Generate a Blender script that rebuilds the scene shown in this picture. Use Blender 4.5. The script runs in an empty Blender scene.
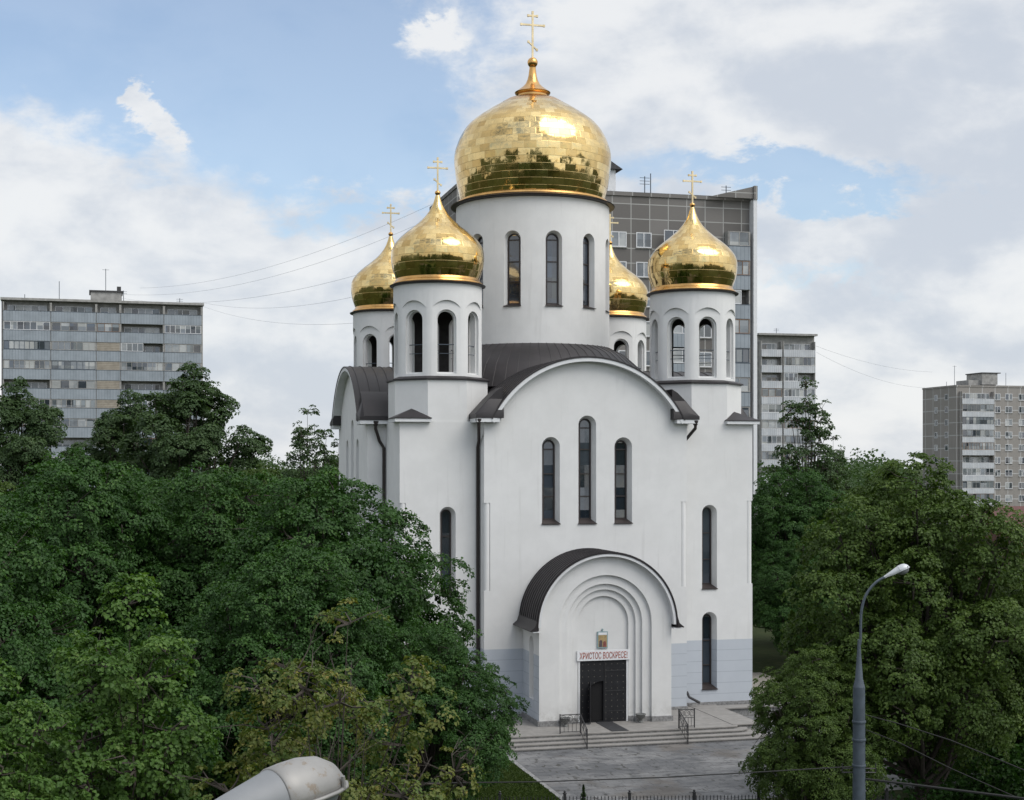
import bpy, bmesh, math, random
import numpy as np
from mathutils import Vector, Matrix
R = math.radians
S = bpy.context.scene
COL = S.collection

# ------------------------------------------------------------ camera, sky, sun, exposure
CZ = 13.1                       # camera height above the ground
F = 1471.0                      # focal length in pixels
HOR = 465.0
cam = bpy.data.cameras.new('camera'); camo = bpy.data.objects.new('camera', cam); COL.objects.link(camo)
camo.location = (0, 0, CZ); camo.rotation_euler = (R(90), 0, 0)
cam.sensor_width = 36; cam.lens = 36*F/1024
cam.shift_y = (HOR-400)/1024
cam.clip_start = 0.1; cam.clip_end = 6000
S.camera = camo
S.view_settings.view_transform = 'Standard'; S.view_settings.look = 'None'
S.view_settings.exposure = 0.08; S.view_settings.gamma = 1
SUN_EL, SUN_AZ = 52, 128         # azimuth measured clockwise from +Y (view direction)
sd = Vector((math.sin(R(SUN_AZ))*math.cos(R(SUN_EL)), math.cos(R(SUN_AZ))*math.cos(R(SUN_EL)), math.sin(R(SUN_EL))))
sun = bpy.data.lights.new('sun', 'SUN'); sun.energy = 1.8; sun.angle = R(44); sun.color = (1, .95, .87)
suno = bpy.data.objects.new('sun', sun); COL.objects.link(suno)
suno.rotation_euler = sd.to_track_quat('Z', 'Y').to_euler(); suno.location = (0, 0, 80)

class NT:
    def __init__(s, nt): s.nt = nt; s.n = nt.nodes; s.l = nt.links
    def node(s, t, **k):
        n = s.n.new(t)
        for a, b in k.items(): setattr(n, a, b)
        return n
    def put(s, sock, v):
        if isinstance(v, bpy.types.NodeSocket): s.l.new(v, sock)
        else: sock.default_value = v
    def math(s, op, a, b=0.0, c=0.0, clamp=False):
        n = s.node('ShaderNodeMath', operation=op, use_clamp=clamp)
        s.put(n.inputs[0], a); s.put(n.inputs[1], b)
        if len(n.inputs) > 2: s.put(n.inputs[2], c)
        return n.outputs[0]
    def vmath(s, op, a, b=(0, 0, 0), scale=None):
        n = s.node('ShaderNodeVectorMath', operation=op)
        s.put(n.inputs[0], a); s.put(n.inputs[1], b)
        if scale is not None: s.put(n.inputs[3], scale)
        return n.outputs[0]
    def mix(s, f, a, b):
        n = s.node('ShaderNodeMix', data_type='RGBA')
        s.put(n.inputs[0], f)
        s.put(n.inputs[6], a if isinstance(a, bpy.types.NodeSocket) else (*a, 1)); s.put(n.inputs[7], b if isinstance(b, bpy.types.NodeSocket) else (*b, 1))
        return n.outputs[2]
    def smooth(s, v, lo, hi, a=0.0, b=1.0):
        n = s.node('ShaderNodeMapRange', interpolation_type='SMOOTHSTEP')
        s.put(n.inputs[0], v); s.put(n.inputs[1], lo); s.put(n.inputs[2], hi); s.put(n.inputs[3], a); s.put(n.inputs[4], b)
        return n.outputs[0]
    def noise(s, vec, scale, detail=4, rough=.5, dist=0, col=False):
        n = s.node('ShaderNodeTexNoise'); s.put(n.inputs['Vector'], vec)
        n.inputs['Scale'].default_value = scale; n.inputs['Detail'].default_value = detail
        n.inputs['Roughness'].default_value = rough; n.inputs['Distortion'].default_value = dist
        return n.outputs[1 if col else 0]
    def sep(s, v):
        n = s.node('ShaderNodeSeparateXYZ'); s.put(n.inputs[0], v); return n.outputs
    def comb(s, x, y, z):
        n = s.node('ShaderNodeCombineXYZ'); s.put(n.inputs[0], x); s.put(n.inputs[1], y); s.put(n.inputs[2], z); return n.outputs[0]

w = bpy.data.worlds.new('World'); S.world = w; w.use_nodes = True
t = NT(w.node_tree); t.n.clear()
tc = t.node('ShaderNodeTexCoord').outputs['Generated']
d = t.vmath('NORMALIZE', tc)
dx, dy, dz = t.sep(d)
sky = t.node('ShaderNodeTexSky', sky_type='NISHITA', sun_disc=False)
sky.sun_elevation = R(SUN_EL); sky.sun_rotation = R(SUN_AZ); sky.air_density = 1.0; sky.dust_density = .8; sky.ozone_density = .7
bg1 = t.node('ShaderNodeBackground'); bg1.inputs[1].default_value = .15
t.put(bg1.inputs[0], t.mix(.0, sky.outputs[0], (1, 1, 1)))
az = t.math('ARCTAN2', dx, dy)
el = t.math('ARCSINE', dz)
def gauss(a0, e0, sa, se, tilt=0.0):
    a = t.math('SUBTRACT', az, a0); e = t.math('SUBTRACT', el, e0)
    e = t.math('SUBTRACT', e, t.math('MULTIPLY', a, tilt))
    a = t.math('DIVIDE', a, sa); e = t.math('DIVIDE', e, se)
    q = t.math('ADD', t.math('MULTIPLY', a, a), t.math('MULTIPLY', e, e))
    return t.math('EXPONENT', t.math('MULTIPLY', q, -1.0))
# clouds live in direction space: flattened towards the horizon
cv = t.comb(t.math('MULTIPLY', az, 1.0), t.math('MULTIPLY', el, 1.7), t.math('MULTIPLY', dy, .6))
n1 = t.noise(cv, 5.0, 8, .56, .15)
n2 = t.noise(t.vmath('ADD', cv, (3.1, 7.7, 1.3)), 4.2, 6, .55, .1)
n3 = t.noise(t.vmath('ADD', cv, (9.1, 2.2, 5.3)), 13.0, 7, .62, .25)
n4 = t.noise(t.vmath('ADD', cv, (1.7, 6.2, 2.3)), 34.0, 5, .6, .3)
ww = t.math('MULTIPLY', t.math('SUBTRACT', n3, .5), .16); w2 = t.math('MULTIPLY', t.math('SUBTRACT', n4, .5), .05)
az = t.math('ADD', az, ww); el = t.math('ADD', el, t.math('ADD', t.math('MULTIPLY', ww, -.55), w2))
blue = t.math('MULTIPLY', gauss(-.22, .285, .20, .095, -.12), .62)
blue = t.math('ADD', blue, t.math('MULTIPLY', gauss(-.09, .195, .09, .035, 0.0), .22))
blue = t.math('ADD', blue, t.math('MULTIPLY', gauss(.19, .190, .13, .018, -.12), .31))
blue = t.math('ADD', blue, t.math('MULTIPLY', gauss(.19, .125, .09, .012, .05), .20))
blue = t.math('SUBTRACT', blue, t.math('MULTIPLY', gauss(-.222, .222, .016, .018, -.6), .42))
blue = t.math('SUBTRACT', blue, t.math('MULTIPLY', gauss(-.056, .286, .022, .012, 0), .18))
cov = t.math('SUBTRACT', t.math('ADD', t.math('MULTIPLY', n1, .8), .27), blue)
cov = t.math('ADD', cov, t.math('MULTIPLY', t.math('SUBTRACT', n3, .5), .16))
# cover thins towards the zenith away from the view
cov = t.math('SUBTRACT', cov, t.smooth(dz, .45, .9, 0, .10))
cov = t.math('SUBTRACT', cov, t.smooth(dy, .2, -.4, 0, .20))
mask = t.smooth(cov, .33, .50); mask_src = cov
shade = t.math('ADD', t.math('MULTIPLY', n2, .7), t.math('MULTIPLY', n3, .3))
shade = t.math('ADD', shade, t.math('MULTIPLY', gauss(.30, .17, .13, .075, 0), -.10))
shade = t.math('ADD', shade, t.math('MULTIPLY', gauss(.22, .27, .16, .035, 0), -.08))
pa_ = t.noise(cv, 9.0, 7, .55, .2); pb_ = t.noise(t.vmath('ADD', cv, (.004, .045, .0)), 9.0, 7, .55, .2)
puff = t.math('MULTIPLY', t.math('SUBTRACT', pa_, pb_), 1.5)
thick = t.math('MULTIPLY', t.math('SUBTRACT', mask_src, .50), -.55)
fac = t.math('ADD', t.math('ADD', t.math('MULTIPLY', t.math('SUBTRACT', shade, .47), 3.2), .56), t.math('ADD', t.math('MULTIPLY', puff, 2.0), thick))
ccol = t.mix(t.smooth(fac, -.1, 1.1), (.585, .63, .70), (.83, .84, .85))
bright = t.smooth(t.vmath('DOT_PRODUCT', d, tuple(sd)), .1, 1.0, 1.0, 1.9)
n = t.node('ShaderNodeVectorMath', operation='DOT_PRODUCT'); t.put(n.inputs[0], d); n.inputs[1].default_value = tuple(sd)
bright = t.smooth(n.outputs['Value'], .1, 1.0, 1.0, 1.9)
bg2 = t.node('ShaderNodeBackground'); t.put(bg2.inputs[0], ccol); t.put(bg2.inputs[1], bright)
ms = t.node('ShaderNodeMixShader'); t.put(ms.inputs[0], t.math('ADD', t.math('MULTIPLY', mask, .78), .16)); t.l.new(bg1.outputs[0], ms.inputs[1]); t.l.new(bg2.outputs[0], ms.inputs[2])
wo = t.node('ShaderNodeOutputWorld'); t.l.new(ms.outputs[0], wo.inputs[0])

# ------------------------------------------------------------ materials
def mat(name, color, rough=.7, metal=0.0, var=.0, vscale=3.0, bump=0.0, bscale=20.0, spec=.5, hook=None):
    m = bpy.data.materials.new(name); m.use_nodes = True
    T = NT(m.node_tree); b = m.node_tree.nodes['Principled BSDF']
    b.inputs['Roughness'].default_value = rough; b.inputs['Metallic'].default_value = metal
    b.inputs['Specular IOR Level'].default_value = spec
    co = T.node('ShaderNodeTexCoord').outputs['Object']
    c = T.mix(0.0, color, color)
    if var:
        f = T.noise(co, vscale, 6, .6)
        c = T.mix(T.smooth(f, .3, .7), tuple(x*(1-var) for x in color), tuple(min(1, x*(1+var)) for x in color))
    if hook: c = hook(T, co, c, b) or c
    T.put(b.inputs['Base Color'], c)
    if bump:
        bn = T.node('ShaderNodeBump'); bn.inputs['Strength'].default_value = bump; bn.inputs['Distance'].default_value = .02
        T.put(bn.inputs['Height'], T.noise(co, bscale, 5, .6)); T.l.new(bn.outputs[0], b.inputs['Normal'])
    return m
M = {}
def plaster_hook(T, co, c, b):
    x, y, z = T.sep(co)
    # faint rain streaks and soiled foot, fixed to the wall
    st = T.noise(T.comb(T.math('MULTIPLY', x, 2.2), T.math('MULTIPLY', y, 2.2), T.math('MULTIPLY', z, .16)), 1.6, 5, .6)
    c = T.mix(T.smooth(st, .55, .78, 0, .35), c, (.50, .50, .485))
    c = T.mix(T.math('MULTIPLY', T.smooth(z, .1, 1.3, 1, 0), T.smooth(T.noise(co, 2.5, 5, .7), .4, .7, 0, .6)), c, (.38, .37, .35))
    big = T.noise(co, .35, 3, .5)
    return T.mix(T.smooth(big, .4, .7, 0, .18), c, (.60, .60, .585))
def wall_hook(T, co, c, b):
    c = plaster_hook(T, co, c, b)
    x, y, z = T.sep(co)
    blue = T.mix(T.noise(co, 2.5, 5, .6), (.45, .485, .53), (.50, .535, .58))
    # joints of the rendered courses every 0.56 m
    fr = T.math('FRACT', T.math('DIVIDE', T.math('ADD', z, .01), .575))
    j = T.smooth(T.math('ABSOLUTE', T.math('SUBTRACT', fr, .02)), .012, .045, 1, 0)
    blue = T.mix(T.math('MULTIPLY', j, .55), blue, (.26, .29, .34))
    return T.mix(T.math('GREATER_THAN', z, 3.42), blue, c)
WALL = (.69, .692, .685)
M['wall'] = mat('painted_render', WALL, .85, var=.03, vscale=1.2, bump=.15, bscale=60, spec=.2, hook=wall_hook)
M['white'] = mat('white_render', WALL, .85, var=.03, vscale=1.2, bump=.12, bscale=60, spec=.2, hook=plaster_hook)
M['bluewall'] = mat('blue_render', (.475, .51, .555), .85, var=.05, vscale=2, spec=.2,
    hook=lambda T, co, c, b: T.mix(T.math('MULTIPLY', T.smooth(T.math('ABSOLUTE', T.math('SUBTRACT', T.math('FRACT', T.math('DIVIDE', T.math('ADD', T.sep(co)[2], .01), .575)), .02)), .012, .045, 1, 0), .55), c, (.26, .29, .34)))
M['roof'] = mat('brown_sheet_roof', (.017, .014, .0155), .5, .0, var=.25, vscale=1.1, bump=.1, bscale=6, spec=.5)
M['trim'] = mat('white_trim', (.66, .67, .68), .55, var=.04)
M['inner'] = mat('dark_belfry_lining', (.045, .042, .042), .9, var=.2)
M['granite'] = mat('grey_granite', (.22, .22, .22), .7, var=.35, vscale=9, bump=.2)
M['frame'] = mat('dark_frame', (.028, .021, .020), .5, var=.1)
M['iron'] = mat('black_iron', (.025, .025, .027), .5, var=.2)
M['conc'] = mat('concrete', (.30, .295, .28), .9, var=.2, vscale=2, bump=.3)
M['steel'] = mat('grey_paint_steel', (.062, .08, .102), .5, var=.15, vscale=5, bump=.1)
M['rubber'] = mat('black_cable', (.02, .02, .02), .8)
M['greycable'] = mat('thin_wire', (.38, .40, .43), .6)
def glass_mat(name, c0, c1, rough=.06):
    def hk(T, co, c, b):
        f = T.noise(co, .8, 3, .6); 
        bn = T.node('ShaderNodeBump'); bn.inputs['Strength'].default_value = .05; bn.inputs['Distance'].default_value = .05
        x, y, z = T.sep(co)
        wn = T.node('ShaderNodeTexWhiteNoise', noise_dimensions='3D'); T.put(wn.inputs['Vector'], T.comb(T.math('FLOOR', T.math('MULTIPLY', x, .6)), T.math('FLOOR', T.math('MULTIPLY', y, .6)), T.math('FLOOR', T.math('MULTIPLY', z, .87))))
        g = T.node('ShaderNodeNewGeometry').outputs['Normal']
        nn = T.vmath('NORMALIZE', T.vmath('ADD', g, T.vmath('SCALE', T.vmath('SUBTRACT', wn.outputs['Color'], (.5, .5, .5)), scale=.12)))
        T.put(bn.inputs['Height'], T.noise(co, 1.5, 2, .5)); T.put(bn.inputs['Normal'], nn); T.l.new(bn.outputs[0], b.inputs['Normal'])
        b.inputs['IOR'].default_value = 1.75
        return T.mix(T.smooth(T.math('ADD', T.math('MULTIPLY', f, .5), T.math('MULTIPLY', wn.outputs['Value'], .5)), .3, .7), c0, c1)
    return mat(name, c0, rough, spec=.6, hook=hk)
M['glass'] = glass_mat('dark_window_glass', (.018, .024, .034), (.05, .062, .080))
M['glass2'] = glass_mat('flat_window_glass', (.03, .04, .05), (.16, .18, .19), .12)
M['curtain'] = glass_mat('curtained_glass', (.14, .16, .18), (.36, .37, .36), .2)

def gold_mat(name, nu, nv):
    m = bpy.data.materials.new(name); m.use_nodes = True
    T = NT(m.node_tree); b = m.node_tree.nodes['Principled BSDF']
    uv = T.node('ShaderNodeUVMap', uv_map='sheets').outputs[0]
    u, v, _ = T.sep(uv)
    row = T.math('FLOOR', T.math('MULTIPLY', v, nv))
    uu = T.math('ADD', T.math('MULTIPLY', u, nu), T.math('MULTIPLY', T.math('MODULO', row, 2.0), .5))
    cell = T.comb(T.math('FLOOR', uu), row, 0.0)
    wn = T.node('ShaderNodeTexWhiteNoise', noise_dimensions='3D'); T.put(wn.inputs['Vector'], cell)
    off = T.vmath('SUBTRACT', wn.outputs['Color'], (.5, .5, .5))
    co = T.node('ShaderNodeTexCoord').outputs['Object']
    wob = T.vmath('SUBTRACT', T.noise(co, 1.9, 4, .65, 0, True), (.5, .5, .5))
    g = T.node('ShaderNodeNewGeometry').outputs['Normal']
    nn = T.vmath('NORMALIZE', T.vmath('ADD', T.vmath('ADD', g, T.vmath('SCALE', off, scale=.07)), T.vmath('SCALE', wob, scale=.27)))
    # seams
    fu = T.math('ABSOLUTE', T.math('SUBTRACT', T.math('FRACT', uu), .5)); fv = T.math('ABSOLUTE', T.math('SUBTRACT', T.math('FRACT', T.math('MULTIPLY', v, nv)), .5))
    seam = T.smooth(T.math('MAXIMUM', fu, fv), .465, .495)
    bn = T.node('ShaderNodeBump'); bn.inputs['Strength'].default_value = .25; bn.inputs['Distance'].default_value = .015; bn.invert = True
    T.put(bn.inputs['Height'], seam); T.put(bn.inputs['Normal'], nn)
    T.l.new(bn.outputs[0], b.inputs['Normal'])
    c = T.mix(T.sep(wn.outputs['Color'])[1], (.54, .37, .145), (.80, .61, .29))
    c = T.mix(T.math('MULTIPLY', seam, .25), c, (.35, .22, .08))
    T.put(b.inputs['Base Color'], c)
    b.inputs['Metallic'].default_value = 1
    T.put(b.inputs['Roughness'], T.math('ADD', .07, T.math('MULTIPLY', T.sep(wn.outputs['Color'])[0], .09)))
    return m
M['goldbig'] = gold_mat('gilded_sheets_large', 42, 20)
M['goldsmall'] = gold_mat('gilded_sheets_small', 26, 14)
M['gold'] = mat('gilded_metal', (.62, .36, .13), .25, 1.0, var=.15, vscale=2)
M['goldpale'] = mat('pale_gilding', (.62, .50, .30), .3, 1.0, var=.15, vscale=2)

# ------------------------------------------------------------ mesh helpers
class MB:
    def __init__(s): s.v = []; s.f = []; s.m = []; s.mats = []; s.uv = None
    def mi(s, m):
        if m not in s.mats: s.mats.append(m)
        return s.mats.index(m)
    def add(s, vs, fs, m):
        k = len(s.v); s.v += [tuple(v) for v in vs]; i = s.mi(m)
        for f in fs: s.f.append([k+a for a in f]); s.m.append(i)
    def box(s, x0, x1, y0, y1, z0, z1, m):
        v = [(x, y, z) for z in (z0, z1) for y in (y0, y1) for x in (x0, x1)]
        s.add(v, [(0, 2, 3, 1), (4, 5, 7, 6), (0, 1, 5, 4), (2, 6, 7, 3), (0, 4, 6, 2), (1, 3, 7, 5)], m)
    def prism(s, sections, m, capa=True, capb=True):
        n = len(sections[0]); vs = [p for q in sections for p in q]; fs = []
        for i in range(len(sections)-1):
            for j in range(n):
                k = (j+1) % n; fs.append((i*n+j, i*n+k, (i+1)*n+k, (i+1)*n+j))
        if capa: fs.append(tuple(range(n))[::-1])
        if capb: fs.append(tuple((len(sections)-1)*n+j for j in range(n)))
        s.add(vs, fs, m)
    def lathe(s, prof, c, m, n=32, a0=0.0, close=True):
        secs = [[(c[0]+r*math.cos(a0+2*math.pi*j/n), c[1]+r*math.sin(a0+2*math.pi*j/n), z) for j in range(n)] for r, z in prof]
        s.prism(secs, m, close, close)
    def tube(s, pts, rad, m, n=8):
        pts = [Vector(p) for p in pts]
        if not hasattr(rad, '__len__'): rad = [rad]*len(pts)
        secs = []; up = None
        for i, p in enumerate(pts):
            dd = (pts[min(i+1, len(pts)-1)]-pts[max(i-1, 0)])
            dd = dd.normalized() if dd.length > 1e-9 else Vector((0, 0, 1))
            if up is None: up = dd.orthogonal().normalized()
            up = (up-dd*up.dot(dd)).normalized(); b = dd.cross(up)
            secs.append([p+(up*math.cos(2*math.pi*j/n)+b*math.sin(2*math.pi*j/n))*rad[i] for j in range(n)])
        s.prism(secs, m)
    def build(s, name, parent=None, smooth=False, loc=None):
        me = bpy.data.meshes.new(name); me.from_pydata(s.v, [], s.f)
        for q in s.mats: me.materials.append(M[q])
        me.polygons.foreach_set('material_index', s.m)
        bm = bmesh.new(); bm.from_mesh(me); bmesh.ops.recalc_face_normals(bm, faces=bm.faces); bm.to_mesh(me); bm.free()
        if smooth:
            me.shade_smooth() if hasattr(me, 'shade_smooth') else None
            try: me.set_sharp_from_angle(angle=R(38))
            except Exception: pass
        o = bpy.data.objects.new(name, me); COL.objects.link(o)
        if parent: o.parent = parent
        if loc: o.location = loc
        return o
def tag(o, label=None, cat=None, group=None, kind=None):
    if label: o['label'] = label
    if cat: o['category'] = cat
    if group: o['group'] = group
    if kind: o['kind'] = kind
    return o
def empty(name, loc, rz=0.0):
    o = bpy.data.objects.new(name, None); COL.objects.link(o); o.location = loc; o.rotation_euler = (0, 0, rz); o.empty_display_size = .3
    return o
def copy_tree(o, parent=None):
    c = o.copy(); COL.objects.link(c)
    if parent: c.parent = parent
    for ch in list(o.children): copy_tree(ch, c)
    return c
def boolean(o, cut, op='DIFFERENCE'):
    md = o.modifiers.new('b', 'BOOLEAN'); md.operation = op; md.solver = 'EXACT'; md.object = cut
    dg = bpy.context.evaluated_depsgraph_get(); dg.update()
    me = bpy.data.meshes.new_from_object(o.evaluated_get(dg)); o.modifiers.clear(); old = o.data; o.data = me
    me.name = o.name
    bpy.data.objects.remove(cut, do_unlink=True)
    return o
def at(x, y, Y):
    "world point on the ray of a photo pixel at depth Y"
    return Vector(((x-512)/F*Y, Y, CZ+(HOR-y)/F*Y))
def sharp(o, a=35):
    o.data.shade_smooth()
    try: o.data.set_sharp_from_angle(angle=R(a))
    except Exception: pass

# ------------------------------------------------------------ setting: ground, paving, terrace
TH = R(14.62); CX, CY = 1.19, 85.0
def W2(u, v, z=0.0):
    c, s = math.cos(TH), math.sin(TH)
    return Vector((CX+u*c-v*s, CY+u*s+v*c, z))
def grass_hook(T, co, c, b):
    f = T.noise(co, .05, 6, .6)
    c = T.mix(T.smooth(f, .4, .62), (.026, .038, .014), (.046, .062, .024))
    return T.mix(T.smooth(T.noise(co, 1.4, 5, .6), .45, .75, 0, .5), c, (.07, .065, .03))
M['grass'] = mat('grass_ground', (.04, .07, .02), .95, bump=.5, bscale=8, hook=grass_hook, spec=.1)
def pave_hook(T, co, c, b):
    x, y, z = T.sep(co)
    f = T.noise(co, .35, 7, .65); g = T.noise(T.comb(T.math('MULTIPLY', x, .6), T.math('MULTIPLY', y, 2.0), 0.0), 2.2, 6, .7)
    c = T.mix(T.smooth(f, .40, .60), (.125, .128, .134), (.215, .215, .215))
    c = T.mix(T.smooth(g, .52, .60, 0, .85), c, (.05, .052, .056))
    h = T.noise(T.comb(T.math('MULTIPLY', x, .8), T.math('MULTIPLY', y, 1.4), 0.0), 7.0, 5, .75); c = T.mix(T.smooth(h, .56, .66, 0, .7), c, (.06, .055, .05))
    c = T.mix(T.smooth(T.noise(co, .22, 4, .6), .54, .64, 0, .55), c, (.12, .10, .08))
    sp = T.noise(T.comb(x, T.math('MULTIPLY', y, .5), 0.0), 3.0, 2, .5); c = T.mix(T.smooth(sp, .63, .67, 0, .8), c, (.045, .042, .036))
    br = T.node('ShaderNodeTexBrick'); T.put(br.inputs['Vector'], co)
    br.inputs['Scale'].default_value = 1; br.inputs['Brick Width'].default_value = 1.2; br.inputs['Row Height'].default_value = .6; br.inputs['Mortar Size'].default_value = .018
    br.inputs['Color1'].default_value = (1, 1, 1, 1); br.inputs['Color2'].default_value = (.74, .75, .76, 1); br.inputs['Mortar'].default_value = (.45, .45, .45, 1)
    mx = T.node('ShaderNodeMix', data_type='RGBA', blend_type='MULTIPLY'); mx.inputs[0].default_value = .8
    T.l.new(c, mx.inputs[6]); T.l.new(br.outputs[0], mx.inputs[7])
    T.put(b.inputs['Roughness'], T.smooth(g, .5, .7, .8, .45))
    return mx.outputs[2]
M['pave'] = mat('stone_paving', (.2, .2, .2), .8, bump=.15, bscale=15, hook=pave_hook)
M['terrace'] = mat('terrace_slabs', (.235, .225, .212), .8, var=.12, vscale=2.5, bump=.1, bscale=15,
    hook=lambda T, co, c, b: T.mix(T.smooth(T.noise(co, 6, 5, .7), .55, .75, 0, .4), c, (.19, .185, .18)))
M['gravel'] = mat('gravel_path', (.21, .195, .17), .95, var=.4, vscale=14, bump=.5, bscale=30)
M['asphalt'] = mat('asphalt', (.06, .06, .062), .9, var=.2, vscale=2, bump=.2)
def struct(o): o['kind'] = 'structure'; return o

b = MB(); n = 60
ring = [(0, 0, 0)]; 
gv = [(-3000, -3000, 0), (3000, -3000, 0), (3000, 4500, 0), (-3000, 4500, 0)]
b.add(gv, [(0, 1, 2, 3)], 'grass'); struct(b.build('ground'))
def sheet(name, pts, z, m):
    b = MB(); b.add([W2(u, v, z) for u, v in pts], [tuple(range(len(pts)))], m); o = b.build(name); return struct(o)
# stone paving in front of the church (its own frame so the slab joints follow the church)
def local_sheet(name, u0, u1, v0, v1, z, m):
    b = MB(); b.add([(u0, v0, z), (u1, v0, z), (u1, v1, z), (u0, v1, z)], [(0, 1, 2, 3)], m); o = b.build(name)
    o.location = (CX, CY, 0); o.rotation_euler = (0, 0, TH); return struct(o)
local_sheet('forecourt_paving', -6.1, 12.5, -28.5, -15.5, .008, 'pave')
local_sheet('gravel_path', 9.6, 16, -9.5, 4, .006, 'gravel')
local_sheet('side_paving', 7.0, 12.5, -15.5, -10.7, .008, 'pave')
local_sheet('road', -60, 60, -46, -36, .008, 'asphalt')
# kerb between paving and lawn, fence line
b = MB(); b.box(-6.3, -6.1, -28.5, -17.6, -.05, .07, 'granite'); b.box(12.5, 12.7, -28.5, -15.5, -.05, .07, 'granite')
o = b.build('kerb'); o.location = (CX, CY, 0); o.rotation_euler = (0, 0, TH); struct(o)
# terrace with four steps, rounded at the right end
def rounded(uL, uR, vF, r):
    p = [(uL, -8.0), (uL, vF)]
    for k in range(9):
        a = -math.pi/2+math.pi/2*k/8; p.append((uR-r+r*math.cos(a), vF+r+r*math.sin(a)))
    p.append((uR, -8.0)); return p
ZT = .45
b = MB()
for k in range(4):
    z1 = ZT-.112*k; z0 = -.1
    vF = -15.75-.46*k; uR = 6.1+.42*k
    p = rounded(-12.5, uR, vF, .5+.3*k)
    b.prism([[(u, v, z0) for u, v in p], [(u, v, z1-.05) for u, v in p]], 'granite', capb=False, capa=False)
    q = rounded(-12.55, uR+.03, vF-.03, .5+.3*k)
    b.prism([[(u, v, z1-.05) for u, v in q], [(u, v, z1) for u, v in q]], 'terrace')
o = b.build('terrace_steps'); o.location = (CX, CY, 0); o.rotation_euler = (0, 0, TH); struct(o)
b = MB()
b.box(5.9, 7.3, -15.35, -9.6, -.1, ZT-.03, 'granite'); b.box(5.86, 7.36, -15.42, -9.55, ZT-.03, ZT+.02, 'terrace')
b.box(7.36, 12.5, -10.6, -9.75, -.1, .38, 'granite'); b.box(7.36, 13.0, -10.7, -9.7, .38, .44, 'terrace')
o = b.build('terrace_side'); o.location = (CX, CY, 0); o.rotation_euler = (0, 0, TH); struct(o)

# ------------------------------------------------------------ the church
DZ = 12.65                      # church numbers below are heights relative to the camera; add DZ for local z
church = empty('church', (CX, CY, ZT), TH)
tag(church, 'white church with five golden onion domes, brown sheet roofs and arched portal', 'church')
Wd, Bd, Ad = 9.5, 5.4, 10.47
def arc(cx, cz, r, a0, a1, n):
    return [(cx+r*math.cos(a0+(a1-a0)*k/n), cz+r*math.sin(a0+(a1-a0)*k/n)) for k in range(n+1)]
def arch_poly(wd, z0, z1, n=14, a0=0.0):
    r = wd/2; return [(a0-r, z0), (a0+r, z0)]+arc(a0, z1-r, r, 0, math.pi, n)
class FR:
    "a wall frame: origin on the wall, U along it, N outward"
    def __init__(s, o, ang):     # ang = rotation of the outward normal, 0 = front (-v)
        s.U = Vector((math.cos(ang), math.sin(ang), 0)); s.N = Vector((math.sin(ang), -math.cos(ang), 0)); s.o = Vector((*o, 0))
    def p(s, a, z, d=0.0): return s.o+s.U*a+s.N*d+Vector((0, 0, z+DZ))
def cutter(mb, fr, a, wd, z0, z1, depth=.5, splay=.16, sill=.18):
    big = arch_poly(wd, z0, z1, a0=a); small = arch_poly(wd-2*splay, z0+sill, z1-splay, a0=a)
    mb.prism([[fr.p(x, z, .3) for x, z in big], [fr.p(x, z, 0) for x, z in big], [fr.p(x, z, -depth) for x, z in small]], 'white')
def window(fr, a, wd, z0, z1, bars, depth=.5, splay=.16, sill=.18):
    ww = wd-2*splay+.01; zz0, zz1 = z0+sill, z1-splay+.005
    mb = MB()
    outer = arch_poly(ww, zz0, zz1, a0=a); inn = arch_poly(ww-.13, zz0+.07, zz1-.065, a0=a)
    d0, d1 = -depth+.012, -depth+.09
    n = len(outer); vs = [fr.p(x, z, d1) for x, z in outer]+[fr.p(x, z, d1) for x, z in inn]+[fr.p(x, z, d0) for x, z in inn]
    fs = [(j, (j+1) % n, n+(j+1) % n, n+j) for j in range(n)]+[(n+j, n+(j+1) % n, 2*n+(j+1) % n, 2*n+j) for j in range(n)]
    mb.add(vs, fs, 'frame')
    for zb in bars:
        q = [(a-ww/2+.03, zb-.03), (a+ww/2-.03, zb-.03), (a+ww/2-.03, zb+.03), (a-ww/2+.03, zb+.03)]
        mb.prism([[fr.p(x, z, d0) for x, z in q], [fr.p(x, z, d1-.015) for x, z in q]], 'frame')
    o = mb.build('window', church)
    g = MB(); g.add([fr.p(x, z, d0+.006) for x, z in inn], [tuple(range(len(inn)))], 'glass'); g.build('pane', o)
    s = MB()
    s.prism([[fr.p(a-wd/2-.03, z0-.012, .07), fr.p(a+wd/2+.03, z0-.012, .07), fr.p(a+wd/2+.03, z0-.05, .07), fr.p(a-wd/2-.03, z0-.05, .07)],
             [fr.p(a-wd/2+.01, z0+.02, -.02), fr.p(a+wd/2-.01, z0+.02, -.02), fr.p(a+wd/2-.01, z0-.02, -.02), fr.p(a-wd/2+.01, z0-.02, -.02)],
             [fr.p(a-ww/2, zz0+.02, -depth+.05), fr.p(a+ww/2, zz0+.02, -depth+.05), fr.p(a+ww/2, zz0-.03, -depth+.05), fr.p(a-ww/2, zz0-.03, -depth+.05)]], 'frame')
    s.build('sill', o)
    return o

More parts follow.
